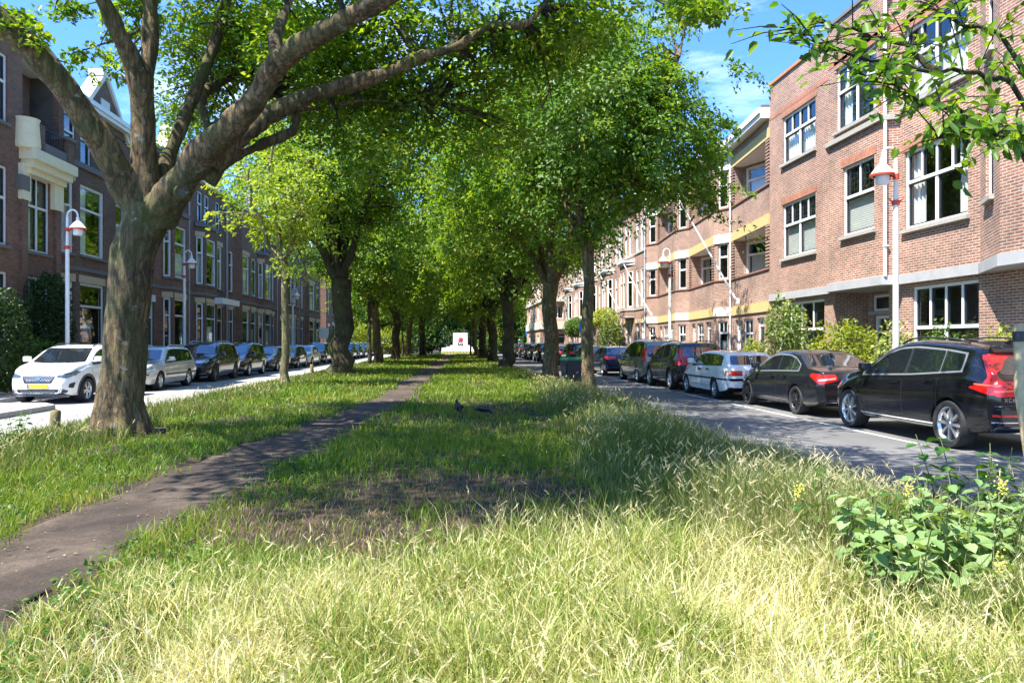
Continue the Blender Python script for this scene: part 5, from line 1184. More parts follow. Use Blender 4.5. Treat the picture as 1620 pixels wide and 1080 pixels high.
for k, (src, x, y, rz, l) in enumerate([(ta, 3.1, 72, 2, 'fifth tree of the right row, with lit patch on its foot'), (tb, 2.9, 86, 1.2, 'sixth tree of the right row, near the white monument'), (ta, -5, 69, 4, 'tree right of the pallets on the left verge'),
    (tb, -4.8, 83, 3.3, 'dark tree with wide crown, second right of the pallets'), (ta, -3.3, 89, .7, 'farthest tree of the left row, leaning by the monument'), (tt, -4.9, 77, 1, 'thin tree between two dark ones far down the left verge'), (tt, 2.5, 94, 2, 'thin tree to the right of the white monument')]):
    dup(src, (x, y, 0), rz, l, AV)
BG = 'trees closing the far end of the street'
for k, (x, y, l) in enumerate([(-16, 128, 'leftmost tree behind the far left houses'), (-8, 122, 'tree behind the monument on its left'), (1, 126, 'dark tree directly behind the white monument'), (9, 121, 'tree behind the monument on its right'), (17, 116, 'tree at the end of the right hand road'), (25, 125, 'tree behind the peach corner building'), (13, 132, 'far tree between the two right end trees'), (-24, 118, 'tree past the flat far left corner house'), (-2, 138, 'hindmost tree of the end of the avenue')]):
    c = dup(ta if k % 2 else tb, (x, y, -1.2), k*1.3, l, BG); c.scale = (1.25, 1.25, 1.05)

# --- young tree just outside the right edge whose branches hang into the top right corner
def near_tree():
    X, Y = 4.25, 4.7; t = thing('young_tree', 'young tree at the right edge with big leaves reaching into the top right corner', 'tree', (X, Y, 0)); O = Vector((X, Y, 0)); q = lambda a, b, c: at(a, b, c)-O
    mb = MB(); mb.tube([(0, 0, -.1), (0, 0, .5), (.02, .01, 1.5), (.0, 0, 2.4), (-.02, 0, 3.2), (0, 0, 4.6), (.05, 0, 5.6)], [.07, .055, .05, .047, .042, .03, .01], 12)
    br = [[(0, 0, 2.3), q(1600, 130, 5.0), q(1480, 110, 4.7), q(1330, 85, 4.5), q(1258, 45, 4.4)], [(0, 0, 2.0), q(1610, 225, 4.8), q(1530, 190, 4.5), q(1440, 150, 4.3), q(1370, 120, 4.2)], [(0, 0, 2.7), q(1590, 60, 5.2), q(1500, 30, 5.2), q(1430, -30, 5.3)],
          [q(1480, 110, 4.7), q(1400, 60, 4.8), q(1300, 35, 4.8)], [q(1530, 190, 4.5), q(1480, 215, 4.2), q(1560, 205, 4.1), q(1615, 220, 4.0)], [(0, 0, 3.0), (.5, .6, 3.8), (.8, 1.0, 4.6)], [(0, 0, 3.2), (.3, -.8, 4.2), (.4, -1.0, 4.9)], [(0, 0, 2.9), (1, .1, 3.5), (1.5, .2, 4.1)]]
    r = np.random.default_rng(8); Cc, Dd, N2 = [], [], []
    for b in br:
        b = [Vector(p) for p in b]; P = []
        for i in range(len(b)-1):
            for k in range(6): P.append(b[i].lerp(b[i+1], k/6)+Vector(r.normal(size=3)*.012))
        P.append(b[-1]); mb.tube(P, np.linspace(.022, .004, len(P)), 6, cap=False)
        for j, p in enumerate(P):
            if j < len(P)*.18: continue
            for s in range(2):   # short twigs carrying alternate leaves
                d = (Vector(r.normal(size=3))*.8+(P[-1]-P[0]).normalized()*.6); d.z *= .5; d.normalize(); ln = r.uniform(.12, .42)
                mb.tube([p, p+d*ln*.5+Vector((0, 0, .02)), p+d*ln], [.005, .004, .002], 4, cap=False)
                for u in np.arange(.2, 1.05, .2):
                    c = p+d*ln*u+Vector(r.normal(size=3)*.03); Cc.append(c); Dd.append(d*.7+Vector(r.normal(size=3)*.6)+Vector((0, 0, -.3))); N2.append(Vector((0, 0, 1))+Vector(r.normal(size=3)*.45))
    mb.build('trunk', BARK_D, t, 60); n = len(Cc)
    leafmesh('crown', np.array([list(c) for c in Cc]), np.array([list(c) for c in Dd]), np.array([list(c) for c in N2]), r.uniform(.055, .105, n), r.uniform(.03, .058, n), LEAF_B, t, hex_=True)
    s = MB(); s.tube([at(1617, 700, 5.0)-Vector((0, 0, .5))+Vector((.12, 0, 0)), at(1614, 620, 5.0), at(1612, 512, 5.0)], [.035, .035, .034], 12, 0); s.tube([at(1612.2, 540, 5.0), at(1612, 524, 5.0)], [.0385, .0385], 12, 1)
    tag(s.build('tree_stake', [WOOD, BLACKP], None, 50), 'wooden tree stake with black rubber strap at the right edge', 'stake')
near_tree()

# --- bushes, hedges and climbers
def bush(name, label, cat, x, y, rx, ry, rz, n, ls, lm, z0=0, seed=3, stem=None, group=None, zc=None, flowers=None):
    r = np.random.default_rng(seed); t = thing(name, label, cat, (x, y, 0), 0, group)
    U = norm(r.normal(size=(n, 3)))*(r.uniform(.05, 1, (n, 1))**.3); k = np.array([1+.35*noise.noise(Vector(u*2.4)+Vector((seed, 1, 0))) for u in U])
    zc = zc if zc is not None else z0+rz
    C = U*np.array([rx, ry, rz])*k[:, None]+np.array([0, 0, zc]); C[:, 2] = np.abs(C[:, 2])
    D = U+r.normal(size=(n, 3))*.7; N = U*.8+np.array([0, 0, .6])+r.normal(size=(n, 3))*.5
    leafmesh('foliage', C, D, N, r.uniform(.7, 1.3, n)*ls, r.uniform(.7, 1.2, n)*ls*.6, lm, t)
    mb = MB()
    for i in range(stem or 7):
        a = r.uniform(0, 6.3); e = np.array([math.cos(a)*rx*.6, math.sin(a)*ry*.6, zc+rz*r.uniform(-.3, .6)]); mb.tube(bez((math.cos(a)*.05, math.sin(a)*.05, -.05), (math.cos(a)*.1, math.sin(a)*.1, zc*.6), e, 6), np.linspace(.02+.012*rz, .006, 6), 6, cap=False)
    mb.build('stem', BARK_D, t, 60); return t
SHR_V = leafmat('variegated_leaf', [(.0, (.07, .14, .03)), (.4, (.16, .24, .06)), (.7, (.40, .42, .16)), (1, (.60, .58, .35))], .3)
SHR_Y = leafmat('yellow_green_leaf', [(.0, (.10, .16, .02)), (.5, (.22, .27, .03)), (1, (.36, .36, .05))], .4)
SHR_G = leafmat('shrub_leaf', [(.0, (.03, .08, .012)), (.5, (.07, .15, .02)), (1, (.13, .22, .04))], .35)
bush('shrub', 'tall variegated shrub against the salmon house left of the porch', 'shrub', 11.2, 24.3, .75, .75, 1.55, 3200, .13, SHR_V, 0, 21)
bush('shrub', 'yellow green shrub beside the porch, behind the black saloon', 'shrub', 11.1, 20.3, .95, .9, 1.1, 3200, .12, SHR_Y, .05, 22)
bush('shrub', 'low yellow green plant left of the variegated shrub', 'shrub', 11.2, 27.0, .6, .7, .85, 1500, .11, SHR_Y, .05, 23)
bush('shrub', 'shrub under the big ground floor window, just left of its middle', 'shrub', 11.2, 18.0, .55, .6, 1.05, 1300, .11, SHR_V, .05, 24)
bush('shrub', 'small green shrub below the right part of the big ground floor window', 'shrub', 11.2, 16.3, .5, .6, 1.0, 1200, .11, SHR_G, .05, 25)
bush('shrub', 'light green shrub at the foot of the brick pier behind the big suv', 'shrub', 11.2, 14.4, .5, .6, .95, 1100, .11, SHR_Y, .05, 26)
bush('climbing_plant', 'green and cream climber on the tall white-windowed house behind the slim maple', 'plant', 11.1, 51.5, .8, 1.6, 1.9, 3000, .18, SHR_V, .0, 27)
bush('climbing_plant', 'bright yellow green top of the climber high on the wall', 'plant', 11.0, 53.2, .9, 1.2, .8, 1600, .18, SHR_Y, 2.6, 28)
bush('ball_tree', 'clipped ball tree on a short stem by the right house fronts', 'tree', 11.0, 66, .95, .95, .95, 2400, .16, SHR_G, 2.05, 29)
bush('hedge', 'big ivy hedge at the left edge behind the white crossover', 'hedge', -13.3, 22.6, .8, 2.0, 1.7, 9000, .12, LEAF_D, 0, 30)
bush('climbing_plant', 'dark ivy climbing the wall between hedge and left lamp post', 'plant', -13.7, 26.9, .6, 1.2, 2.1, 6500, .12, LEAF_D, 0, 31)
bush('shrub', 'low feathery green shrub right of the ivy by the white crossover', 'shrub', -13.4, 25.2, .5, 1.0, .95, 1800, .12, SHR_G, 0, 32)
bush('shrub', 'round dark box shrub beside the white door canopy', 'shrub', -13.6, 50.6, .6, .6, .8, 1500, .12, LEAF_D, .2, 33)
bush('shrub', 'green shrub at the corner of the farthest left terrace', 'shrub', -13, 88, 1.2, 1.5, 1.6, 2000, .2, SHR_G, .3, 34)
FB = 'sunlit bushes around the far monument'
for k, (x, y, rx, rz, m, l) in enumerate([(-9, 112, 3, 1.9, SHR_Y, 'yellow green bush left of the monument'), (-6, 116, 2.6, 2.3, SHR_G, 'dark green bush just left behind the monument'), (5.5, 113, 2.2, 1.3, SHR_G, 'dark clipped hedge right of the monument'), (8, 118, 2.6, 2.6, SHR_Y, 'bright bush at the end of the right road'), (-13, 109, 2.6, 2.4, SHR_Y, 'bright bush at the end of the left road'), (1, 117, 3, 2.0, LEAF_D, 'dark bush directly behind the monument slab')]):
    bush('bush', l, 'bush', x, y, rx, 1.6, rz, 2600, .3, m, 0, 40+k, group=FB)

EB = 'tall greenery closing the end of the street'
e0 = bush('tree', 'bushy tree down to the ground behind the far left car row', 'tree', -14, 114, 3.2, 2.6, 4.2, 6500, .42, SHR_G, 0, 60, group=EB)
for k, (x, y, l) in enumerate([(-21, 117, 'bushy tree left of the far left cross road corner'), (-8.5, 121, 'bushy tree left behind the far monument'), (-3, 120, 'bushy tree just left of the monument slab'), (3, 122, 'bushy tree just right of the monument slab'), (9, 120, 'bushy tree at the end of the right road'), (14, 116, 'bushy tree beside the last parked car on the right'), (21, 118, 'bushy tree beyond the peach corner building')]):
    c = dup(e0, (x, y, 0), k*1.1, l, EB); c.scale = (1.2, 1.2, 1+.25*(k % 3))

# --- weeds with big leaves, bottom right, and small weeds
WEED = leafmat('broad_weed_leaf', [(.0, (.08, .16, .045)), (.5, (.18, .28, .10)), (1, (.34, .43, .22))], .3, big=1.2)
WEEDD = leafmat('dark_weed_leaf', [(.0, (.025, .085, .015)), (.5, (.05, .14, .022)), (1, (.10, .21, .03))], .35)
BUD = mat('yellow_bud', (.62, .56, .10), .7, var=.3, ns=60)
STEMG = mat('green_stem', (.13, .17, .05), .7, var=.3)
def weed(label, x, y, ns, h, spread, ls, lm, seed, buds=.5, name='leafy_weed'):
    r = np.random.default_rng(seed); t = thing(name, label, 'plant', (x, y, 0)); st = MB(); Cc, Dd, N2, Ls = [], [], [], []
    for i in range(ns):
        a = r.uniform(0, 6.3); d = r.uniform(0, 1)**.5*spread; b = Vector((math.cos(a)*d, math.sin(a)*d, -.02)); hh = h*r.uniform(.6, 1.1); tip = b+Vector((r.normal()*.1+math.cos(a)*.12, r.normal()*.1+math.sin(a)*.12, hh))
        P = [Vector(p) for p in bez(b, (b+tip)/2+Vector((0, 0, .1)), tip, 7)]; st.tube(P, np.linspace(.007, .003, 7), 6, cap=False)
        nn = int(hh/.075); w = r.uniform(0, 3)
        for k in range(2, nn):
            u = k/nn; p = P[min(6, int(u*6))].lerp(P[min(6, int(u*6)+1)], u*6-int(u*6)); w += PI/2
            for s in (0, PI):
                o = Vector((math.cos(w+s), math.sin(w+s), 0)); l = ls*(1.15-.55*u)*r.uniform(.75, 1.2)
                c = p+o*(l*.62)+Vector((0, 0, -.2*l)); Cc.append(c); Dd.append(o+Vector((0, 0, -.75+.7*u))+Vector(r.normal(size=3)*.16)); N2.append(Vector((0, 0, 1))+o*.4+Vector(r.normal(size=3)*.25)); Ls.append(l)
                st.tube([p, p+o*l*.16], [.0025, .002], 4, cap=False)
        bd = MB()
        if r.random() < buds:
            for k in range(46):
                c = tip+Vector(r.normal(size=3)*np.array([.016, .016, .03]))+Vector((0, 0, .02)); d = Vector(r.normal(size=3)).normalized()*.009; e = d.orthogonal().normalized()*.006; f_ = d.cross(e).normalized()*.006
                bd.add([c+d, c+e, c+f_, c-e, c-f_, c-d], [(0, 1, 2), (0, 2, 3), (0, 3, 4), (0, 4, 1), (5, 2, 1), (5, 3, 2), (5, 4, 3), (5, 1, 4)])
            bd.build('flower_bud', BUD, t)
    n = len(Cc); Ls = np.array(Ls)
    leafmesh('leaves', np.array([list(c) for c in Cc]), np.array([list(c) for c in Dd]), np.array([list(c) for c in N2]), Ls, Ls*.74, lm, t, cup=.12, hex_=True)
    st.build('stem', STEMG, t, 60)
weed('clump of pale broad leaved weeds with yellow buds at the bottom right', 2.72, 4.1, 44, .74, .42, .135, WEED, 51, .13)
weed('pale broad leaved weeds with yellow buds at the right border, next to the larger clump', 3.3, 4.3, 26, .80, .36, .13, WEED, 52, .13)
weed('dark green leafy weed behind the pale budded clump', 2.65, 4.8, 18, .74, .34, .12, WEEDD, 53, .1)
weed('tall dark leafy weed by the road at the right edge', 3.75, 5.0, 9, .95, .25, .13, WEEDD, 54, .3)
weed('low bright green weed left of the pale budded clump', 2.15, 4.3, 12, .40, .25, .085, WEEDD, 55, 0)
weed('small green weed at the bottom middle of the grass', -.06, 2.62, 4, .30, .07, .085, WEEDD, 56, 0)
weed('small green weed at the bottom left of centre', .33, 2.62, 4, .24, .07, .07, WEEDD, 57, 0)
weed('upright dark weed beside the wooden post, left verge', -6.3, 11.3, 9, .62, .09, .10, WEEDD, 58, 0)
# ------------------------------------------------------------------ ground, roads, grass
PY = [-5, 3, 5.5, 9, 12.3, 19.5, 33, 70, 106]; PX = [-3.05, -2.95, -2.82, -2.5, -2.15, -1.5, -1.2, -.5, 0]; PW = [.70, .68, .62, .66, .60, .50, .46, .5, .6]
def pc(y): return np.interp(y, PY, PX)
def pw(y): return np.interp(y, PY, PW)
def vnoise(x, y, f, s=0):
    # cheap smooth value noise
    x = np.asarray(x)*f+s*17.3; y = np.asarray(y)*f+s*9.1; xi, yi = np.floor(x), np.floor(y); u, v = x-xi, y-yi; u, v = u*u*(3-2*u), v*v*(3-2*v)
    h = lambda a, b: np.modf(np.abs(np.sin(a*127.1+b*311.7+s)*43758.5453))[0]
    return (h(xi, yi)*(1-u)+h(xi+1, yi)*u)*(1-v)+(h(xi, yi+1)*(1-u)+h(xi+1, yi+1)*u)*v
def sheet(name, x0, x1, y0, y1, z, m): b = MB(); b.quad((x0, y0, z), (x1, y0, z), (x1, y1, z), (x0, y1, z)); return struct(b.build(name, m))
def soil(name, stops, f1, f2, rough=.95, bs=.5):
    m, nt, b, o = newmat(name); f = noisef(nt, f1, 8, .65); g = noisef(nt, f2, 6, .7)
    c = mixc(nt, 1.0, ramp(nt, f, stops), ramp(nt, g, [(.3, (.65,)*3), (.7, (1.3,)*3)]), 'MULTIPLY'); nt.links.new(c, b.inputs['Base Color']); b.inputs['Roughness'].default_value = rough; bump(nt, b, g, bs, .02); MATS[name] = m; return m
TURF = soil('turf_soil', [(.3, (.014, .009, .005)), (.5, (.030, .019, .011)), (.74, (.085, .056, .030))], 1.3, 26, .95, .9)
DIRT = soil('path_dirt', [(.3, (.028, .018, .012)), (.5, (.058, .040, .027)), (.72, (.13, .097, .068))], 1.6, 34, .95, 1.0)
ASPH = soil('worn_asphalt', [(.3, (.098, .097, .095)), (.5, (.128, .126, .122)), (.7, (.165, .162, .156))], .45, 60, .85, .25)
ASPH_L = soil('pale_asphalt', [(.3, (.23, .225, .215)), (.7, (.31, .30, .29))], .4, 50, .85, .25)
PAVE = brick('pavement_tiles', (.27, .25, .23), (.22, .20, .19), (.12, .11, .10), .3, .3, .15, .012)
KERB = mat('kerb_stone', (.30, .29, .27), .85, var=.2, ns=9)
sheet('ground', -400, 400, -60, 1200, -.06, TURF)
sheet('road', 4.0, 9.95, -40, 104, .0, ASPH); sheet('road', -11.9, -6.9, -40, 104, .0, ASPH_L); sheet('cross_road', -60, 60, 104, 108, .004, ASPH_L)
b = MB(); b.box(9.95, 10.1, -40, 104, -.05, .12); struct(b.build('kerb', KERB)); b = MB(); b.box(10.1, 12.4, -40, 104, -.05, .116); struct(b.build('pavement', PAVE))
b = MB(); b.box(-12.05, -11.9, 19.5, 104, -.05, .12); struct(b.build('kerb', KERB)); b = MB(); b.box(-16, -12.05, 19.5, 104, -.05, .116); struct(b.build('pavement', PAVE))
b = MB(); b.prism([(-30, -40), (-9.65, -40), (-9.65, 18.8), (-10.2, 19.45), (-30, 19.45)], -.05, .112); struct(b.build('pavement', PAVE))
b = MB(); pa = [(-9.5, -40), (-9.5, 18.9), (-10.1, 19.6), (-12, 19.6)]; pb_ = [(-9.65, -40), (-9.65, 18.8), (-10.2, 19.45), (-12, 19.45)]
for i in range(3): b.hexa([(*pa[i], -.05), (*pa[i+1], -.05), (*pb_[i+1], -.05), (*pb_[i], -.05), (*pa[i], .125), (*pa[i+1], .125), (*pb_[i+1], .125), (*pb_[i], .125)])
struct(b.build('kerb', KERB))
LINE = soil('road_paint', [(.3, (.45, .45, .44)), (.6, (.66, .66, .64))], 3, 40, .7, .1)
b = MB()
for y0, y1 in [(-2, 2), (4.4, 8.6), (9.6, 9.9), (11.2, 15.2), (15.6, 19.4), (20.2, 24.2), (26, 30)] + [(31+5.5*k, 35+5.5*k) for k in range(12)]: b.quad((7.38, y0, .004), (7.46, y0, .004), (7.46, y1, .004), (7.38, y1, .004))
struct(b.build('road_marking', LINE))
b = MB()
for x0, x1 in ((4.12, 4.24), (-7.1, -6.98)): b.box(x0, x1, -40, 103.5, -.05, .075)
struct(b.build('kerb', KERB))
# the median: gently uneven turf sheet, the trodden path 4 mm above it
NX, NY = 90, 380; xs = np.linspace(-6.98, 4.12, NX); ys = np.concatenate([np.linspace(-30, 1.5, 40), np.linspace(1.6, 30, 240), np.linspace(30.5, 103.5, 100)]); GX, GY = np.meshgrid(xs, ys)
def med_z(x, y): e = np.clip(np.minimum(np.asarray(x)+6.98, 4.12-np.asarray(x))/1.2, 0, 1); return .06+.09*e*e*(3-2*e)+.05*(vnoise(x, y, .6, 1)-.5)*e+.03*(vnoise(x, y, 2.1, 2)-.5)*e
GZ = med_z(GX, GY); V = np.stack([GX, GY, GZ], -1).reshape(-1, 3); i = (np.arange(len(ys)-1)[:, None]*NX+np.arange(NX-1)[None]).ravel()
struct(npmesh('median_ground', V, np.stack([i, i+1, i+NX+1, i+NX], 1), TURF, smooth=True))
def strip(name, m, y0, y1, n, wf, cf, dz, ncol=17):
    Y = np.linspace(y0, y1, n)[:, None]; s = np.linspace(-1, 1, ncol)[None]; X = cf(Y)+s*wf(Y)+np.where(np.abs(s) > .9, (vnoise(Y, Y*0+s*3, 1.7, 5)-.5)*.45+(vnoise(Y, s*5+Y*0, 5, 6)-.5)*.3, 0); Y2 = Y+0*X
    Z = med_z(X, Y2)+dz-np.where(np.abs(s) > .99, .05, 0)+.02*(vnoise(X, Y2, 3, 21)-.5)+.022*(vnoise(X, Y2, 9, 22)-.5); V = np.stack([X, Y2, Z], -1).reshape(-1, 3); i = (np.arange(n-1)[:, None]*ncol+np.arange(ncol-1)[None]).ravel()
    return struct(npmesh(name, V, np.stack([i, i+1, i+ncol+1, i+ncol], 1), m, smooth=True))
strip('dirt_path', DIRT, -5, 105, 1800, pw, pc, .012)
#BARE = soil('bare_soil', [(.3, (.03, .022, .015)), (.6, (.062, .045, .028)), (.75, (.13, .10, .06))], 2.2, 30)
# blades
def blades(name, label, X, Y, Hh, Wd, m, r, bend=.5, lean=(0, 0), kind='grass'):
    n = len(X); Z = med_z(X, Y)-.01; a = r.uniform(0, 2*PI, n); bd = Hh*r.uniform(.1, 1, n)*bend; dx, dy = np.cos(a)*bd+lean[0]*Hh, np.sin(a)*bd+lean[1]*Hh
    w = r.uniform(0, 2*PI, n); sx, sy = np.cos(w)*Wd/2, np.sin(w)*Wd/2; P0 = np.stack([X, Y, Z], 1); S = np.stack([sx, sy, 0*sx], 1)
    P1 = P0+np.stack([dx*.12, dy*.12, Hh*.38], 1); P15 = P0+np.stack([dx*.45, dy*.45, Hh*.72*np.sqrt(np.maximum(.4, 1-.25*(np.hypot(dx, dy)/Hh)**2))], 1); P2 = P0+np.stack([dx, dy, Hh*np.sqrt(np.maximum(.15, 1-.5*(np.hypot(dx, dy)/Hh)**2))], 1)
    V = np.stack([P0-S, P0+S, P1+S*.9, P1-S*.9, P2, P15+S*.6, P15-S*.6], 1).reshape(-1, 3); i = np.arange(n)[:, None]*7
    o = npmesh(name, V, np.concatenate([i+[0, 1, 2, 3], i+[3, 2, 5, 6]]), m, Ft=i+[6, 5, 4]); tag(o, label, 'grass', kind='stuff'); return o, P2
GR_L = leafmat('lawn_blade', [(.0, (.055, .13, .012)), (.45, (.125, .225, .02)), (.75, (.23, .28, .035)), (1, (.40, .35, .12))], .42, tcol=(1.5, 1.4, .6), big=.5)
GR_T = leafmat('tall_blade', [(.0, (.05, .11, .018)), (.4, (.11, .17, .03)), (.7, (.21, .23, .07)), (1, (.38, .33, .16))], .35, tcol=(1.4, 1.3, .6), big=.7)
GR_B = leafmat('barley_blade', [(.0, (.08, .17, .02)), (.36, (.21, .29, .045)), (.6, (.47, .44, .15)), (1, (.84, .76, .50))], .35, tcol=(1.2, 1.15, .75), big=.9)
SEED = leafmat('seed_head', [(.0, (.42, .42, .17)), (.5, (.64, .58, .32)), (1, (.80, .73, .50))], .4, tcol=(1.2, 1.1, .7))
def cand(n, y0, y1, pw_, r, x0=-6.95, x1=4.1):
    u = r.uniform(0, 1, n); p = 1-pw_; Y = (y0**p+u*(y1**p-y0**p))**(1/p)
    k = .70*Y+1.2; a, b = np.maximum(x0, -k), np.minimum(x1, k*1.05+.3); return a+(b-a)*r.uniform(0, 1, n), Y
def bare(X, Y): return np.exp(-((((X+.1)/2.0)**2+((Y-6.7)/1.7)**2)**1.4))*(.30+1.25*vnoise(X, Y, 1.7, 8)) + .8*np.exp(-(((X+.9)/.8)**2+((Y-5.9)/.5)**2)) + .5*np.exp(-(((X-.6)/.5)**2+((Y-15.7)/.35)**2))
def onpath(X, Y): return (np.abs(X-pc(Y))+(vnoise(X, Y, 1.5, 3)-.5)*.45+(vnoise(X, Y, 5, 4)-.5)*.34)/pw(Y)
TR = np.array([(-5.28, 12.47, .75), (-5.1, 35.6, .6), (3.85, 20.9, .2), (3.95, 29.3, .35)])
def clear(X, Y):
    k = np.ones(len(X), bool)
    for a, b, c in list(TR)+[(2.72, 4.0, .5), (3.35, 4.2, .45)]: k &= np.hypot(X-a, Y-b) > c
    return k
def edge_r(Y): return np.interp(Y, [2, 4, 6, 9, 14, 22, 30, 45], [3.0, 2.0, 1.25, 1.5, 1.9, 2.2, 2.8, 3.3])
r = np.random.default_rng(3)
X, Y = cand(330000, 2.3, 100, 1.75, r); op = onpath(X, Y); k = ((op > .98) | ((op > .72) & (r.uniform(0, 1, len(X)) < .16*vnoise(X, Y, 2.5, 41)))) & (r.uniform(0, 1, len(X)) > np.clip(bare(X, Y)*1.15, 0, .93)) & (X < edge_r(Y)+.7) & clear(X, Y) & (r.uniform(0, 1, len(X)) < np.clip((Y-3.6)/1.6, .2, 1)*np.clip(.15+1.5*vnoise(X, Y, .8, 31)*(.45+.9*vnoise(X, Y, 3.3, 32)), .2, 1))
k &= ~((op < 1.2) & (r.uniform(0, 1, len(X)) < .35)); X, Y = X[k], Y[k]; n = len(X)
H_ = r.uniform(.03, .10, n)*(.55+1.0*vnoise(X, Y, .9, 7)+.8*vnoise(X, Y, 3.7, 33))*np.where(Y > 20, 1.3, 1); blades('lawn_grass', 'short green grass over the middle of the median', X, Y, H_, np.maximum(.0045, Y*.0013)*r.uniform(.7, 1.3, n), GR_L, r, .95)
X, Y = cand(230000, 3.2, 75, 1.6, r); u = r.uniform(0, 1, len(X)); left = (X < -4.3-1.2*vnoise(X, Y, .5, 9)) & (u < .8); right = X > edge_r(Y)+.5*(vnoise(X, Y, 1.1, 10)-.5)
k = (left | right) & clear(X, Y) & ((Y > 5.4) | right) & (onpath(X, Y) > 1.1); X, Y, left = X[k], Y[k], left[k]; n = len(X)
fall = np.interp(Y, [3, 8, 20, 30, 60], [1, 1, .85, .6, .4]); H_ = np.where(left, r.uniform(.12, .34, n), r.uniform(.22, .60, n)*np.clip((X-edge_r(Y)+.25)/.9, .35, 1))*fall*(.5+.95*vnoise(X, Y, .8, 11))*np.where(X > 3.3, np.clip(1-(X-3.3)*.5, .5, 1), 1)
_, tips = blades('tall_grass', 'long rough grass along both road edges of the median', X, Y, H_, np.maximum(.004, Y*.0011)*r.uniform(.7, 1.3, n), GR_T, r, .55)
sel = (r.uniform(0, 1, n) < .085) & (H_ > .2); sh1 = tips[sel]; sY = Y[sel]
X, Y = cand(150000, 2.15, 6.6, 1.5, r, -3.2, 3.4); lim = 4.75+.9*(vnoise(X, Y, 1.0, 12)-.5)+np.clip(X-.5, 0, 2)*.35-np.clip(-X-.6, 0, 3)*.25
k = (Y < lim+r.normal(size=len(X))*.25) & (onpath(X, Y) > 1.12) & clear(X, Y) & (vnoise(X, Y, 2.3, 14)+.35*r.uniform(-1, 1, len(X)) > .22); X, Y = X[k], Y[k]; n = len(X)
H_ = r.uniform(.10, .40, n)*np.interp(X, [-2.5, -1, .5, 2.5], [.35, .6, .95, 1])*(.45+.6*vnoise(X, Y, 1.2, 13)+.55*vnoise(X, Y, 4.2, 15)); o, tips2 = blades('wild_barley', 'pale sunlit wild barley grass in the foreground', X, Y, H_, r.uniform(.003, .010, n), GR_B, r, 1.0)
sel = (r.uniform(0, 1, n) < .05) & (H_ > .17)
# seed heads: bristly spikes
def heads(P, name, label, L, W, r, droop=.5):
    n = len(P); a = r.uniform(0, 2*PI, n); D = norm(np.stack([np.cos(a)*droop, np.sin(a)*droop, r.uniform(.3, 1, n)], 1)); Vs, Fs = [], []
    nb = 9
    for k in range(nb):
        s = (k+.5)/nb; w = r.uniform(0, 2*PI, n); A = norm(np.cross(D, norm(r.normal(size=(n, 3))))); B = np.cross(D, A); O = A*np.cos(w)[:, None]+B*np.sin(w)[:, None]
        ll = (L*r.uniform(.8, 1.2, n))[:, None]; c = P+D*ll*s; T = np.cross(D, O)
        tip = c+D*ll*.38+O*ll*.16; wd = (W*(1-abs(s-.45)))[:, None] if hasattr(W, '__len__') else W*(1-abs(s-.45)); Vs += [c-T*wd-O*wd*.3, c+T*wd-O*wd*.3, tip]
    V = np.stack(Vs, 1).reshape(-1, 3); i = np.arange(n)[:, None]*(3*nb); Ft = np.concatenate([i+[3*k, 3*k+1, 3*k+2] for k in range(nb)])
    tag(npmesh(name, V, None, SEED, Ft=Ft), label, 'grass', kind='stuff')
X, Y = cand(60000, 2.3, 16, 1.7, r); op = onpath(X, Y)
k = (op > .9) & (((op < 1.9) & (r.uniform(0, 1, len(X)) < .5)) | (vnoise(X, Y, 1.3, 51) > .62)) & (bare(X, Y) < .5); X, Y = X[k][:11000], Y[k][:11000]; n = len(X); hz = r.uniform(.02, .13, n)*(.4+vnoise(X, Y, 2.2, 52))
o_ = leafmesh('broadleaf_weeds', np.stack([X, Y, med_z(X, Y)+hz], 1), r.normal(size=(n, 3))*np.array([1, 1, .4]), np.array([[0, 0, 1.]])+r.normal(size=(n, 3))*.45, r.uniform(.015, .05, n), r.uniform(.012, .034, n), SHR_G, hex_=True); tag(o_, 'low clover like leaves scattered through the grass and along the path', 'weeds', kind='stuff')
heads(tips2[sel], 'barley_ears', 'bristly pale ears on the wild barley', .065, .0042, r, .8)
heads(sh1, 'grass_seed_heads', 'feathery seed heads above the long grass', .075, np.maximum(.0022, sY*.0006), r, .7)
# dry stalks lying on bare patches, fallen leaves on the path
X, Y = cand(60000, 4.5, 17, 1.4, r); k = (bare(X, Y) > .22*(1+r.uniform(-.5, 1, len(X)))) & (onpath(X, Y) > 1); X, Y = X[k][:9000], Y[k][:9000]; n = len(X)
DRY = leafmat('dry_stalk', [(.0, (.10, .07, .035)), (.5, (.19, .14, .07)), (1, (.34, .27, .15))], .2)
o, _ = blades('dry_grass', 'dry brown grass stalks over the worn bare patch', X, Y, r.uniform(.04, .10, n), r.uniform(.004, .008, n), DRY, r, 1.3)
n = 600; Y = 2.5+r.uniform(0, 1, n)**1.8*28; X = pc(Y)+r.uniform(-1.1, 1.1, n)*pw(Y); C3 = np.stack([X, Y, med_z(X, Y)+.022], 1)
LIT = leafmat('litter_leaf', [(.0, (.12, .08, .04)), (.7, (.28, .20, .10)), (1, (.58, .42, .08))], .1)
o = leafmesh('leaf_litter', C3, norm(r.normal(size=(n, 3))*np.array([1, 1, .1])), np.array([[0, 0, 1.]])+r.normal(size=(n, 3))*.2, r.uniform(.006, .034, n), r.uniform(.005, .018, n), LIT); tag(o, 'scattered dry yellow leaves on the dirt path', 'leaves', kind='stuff')
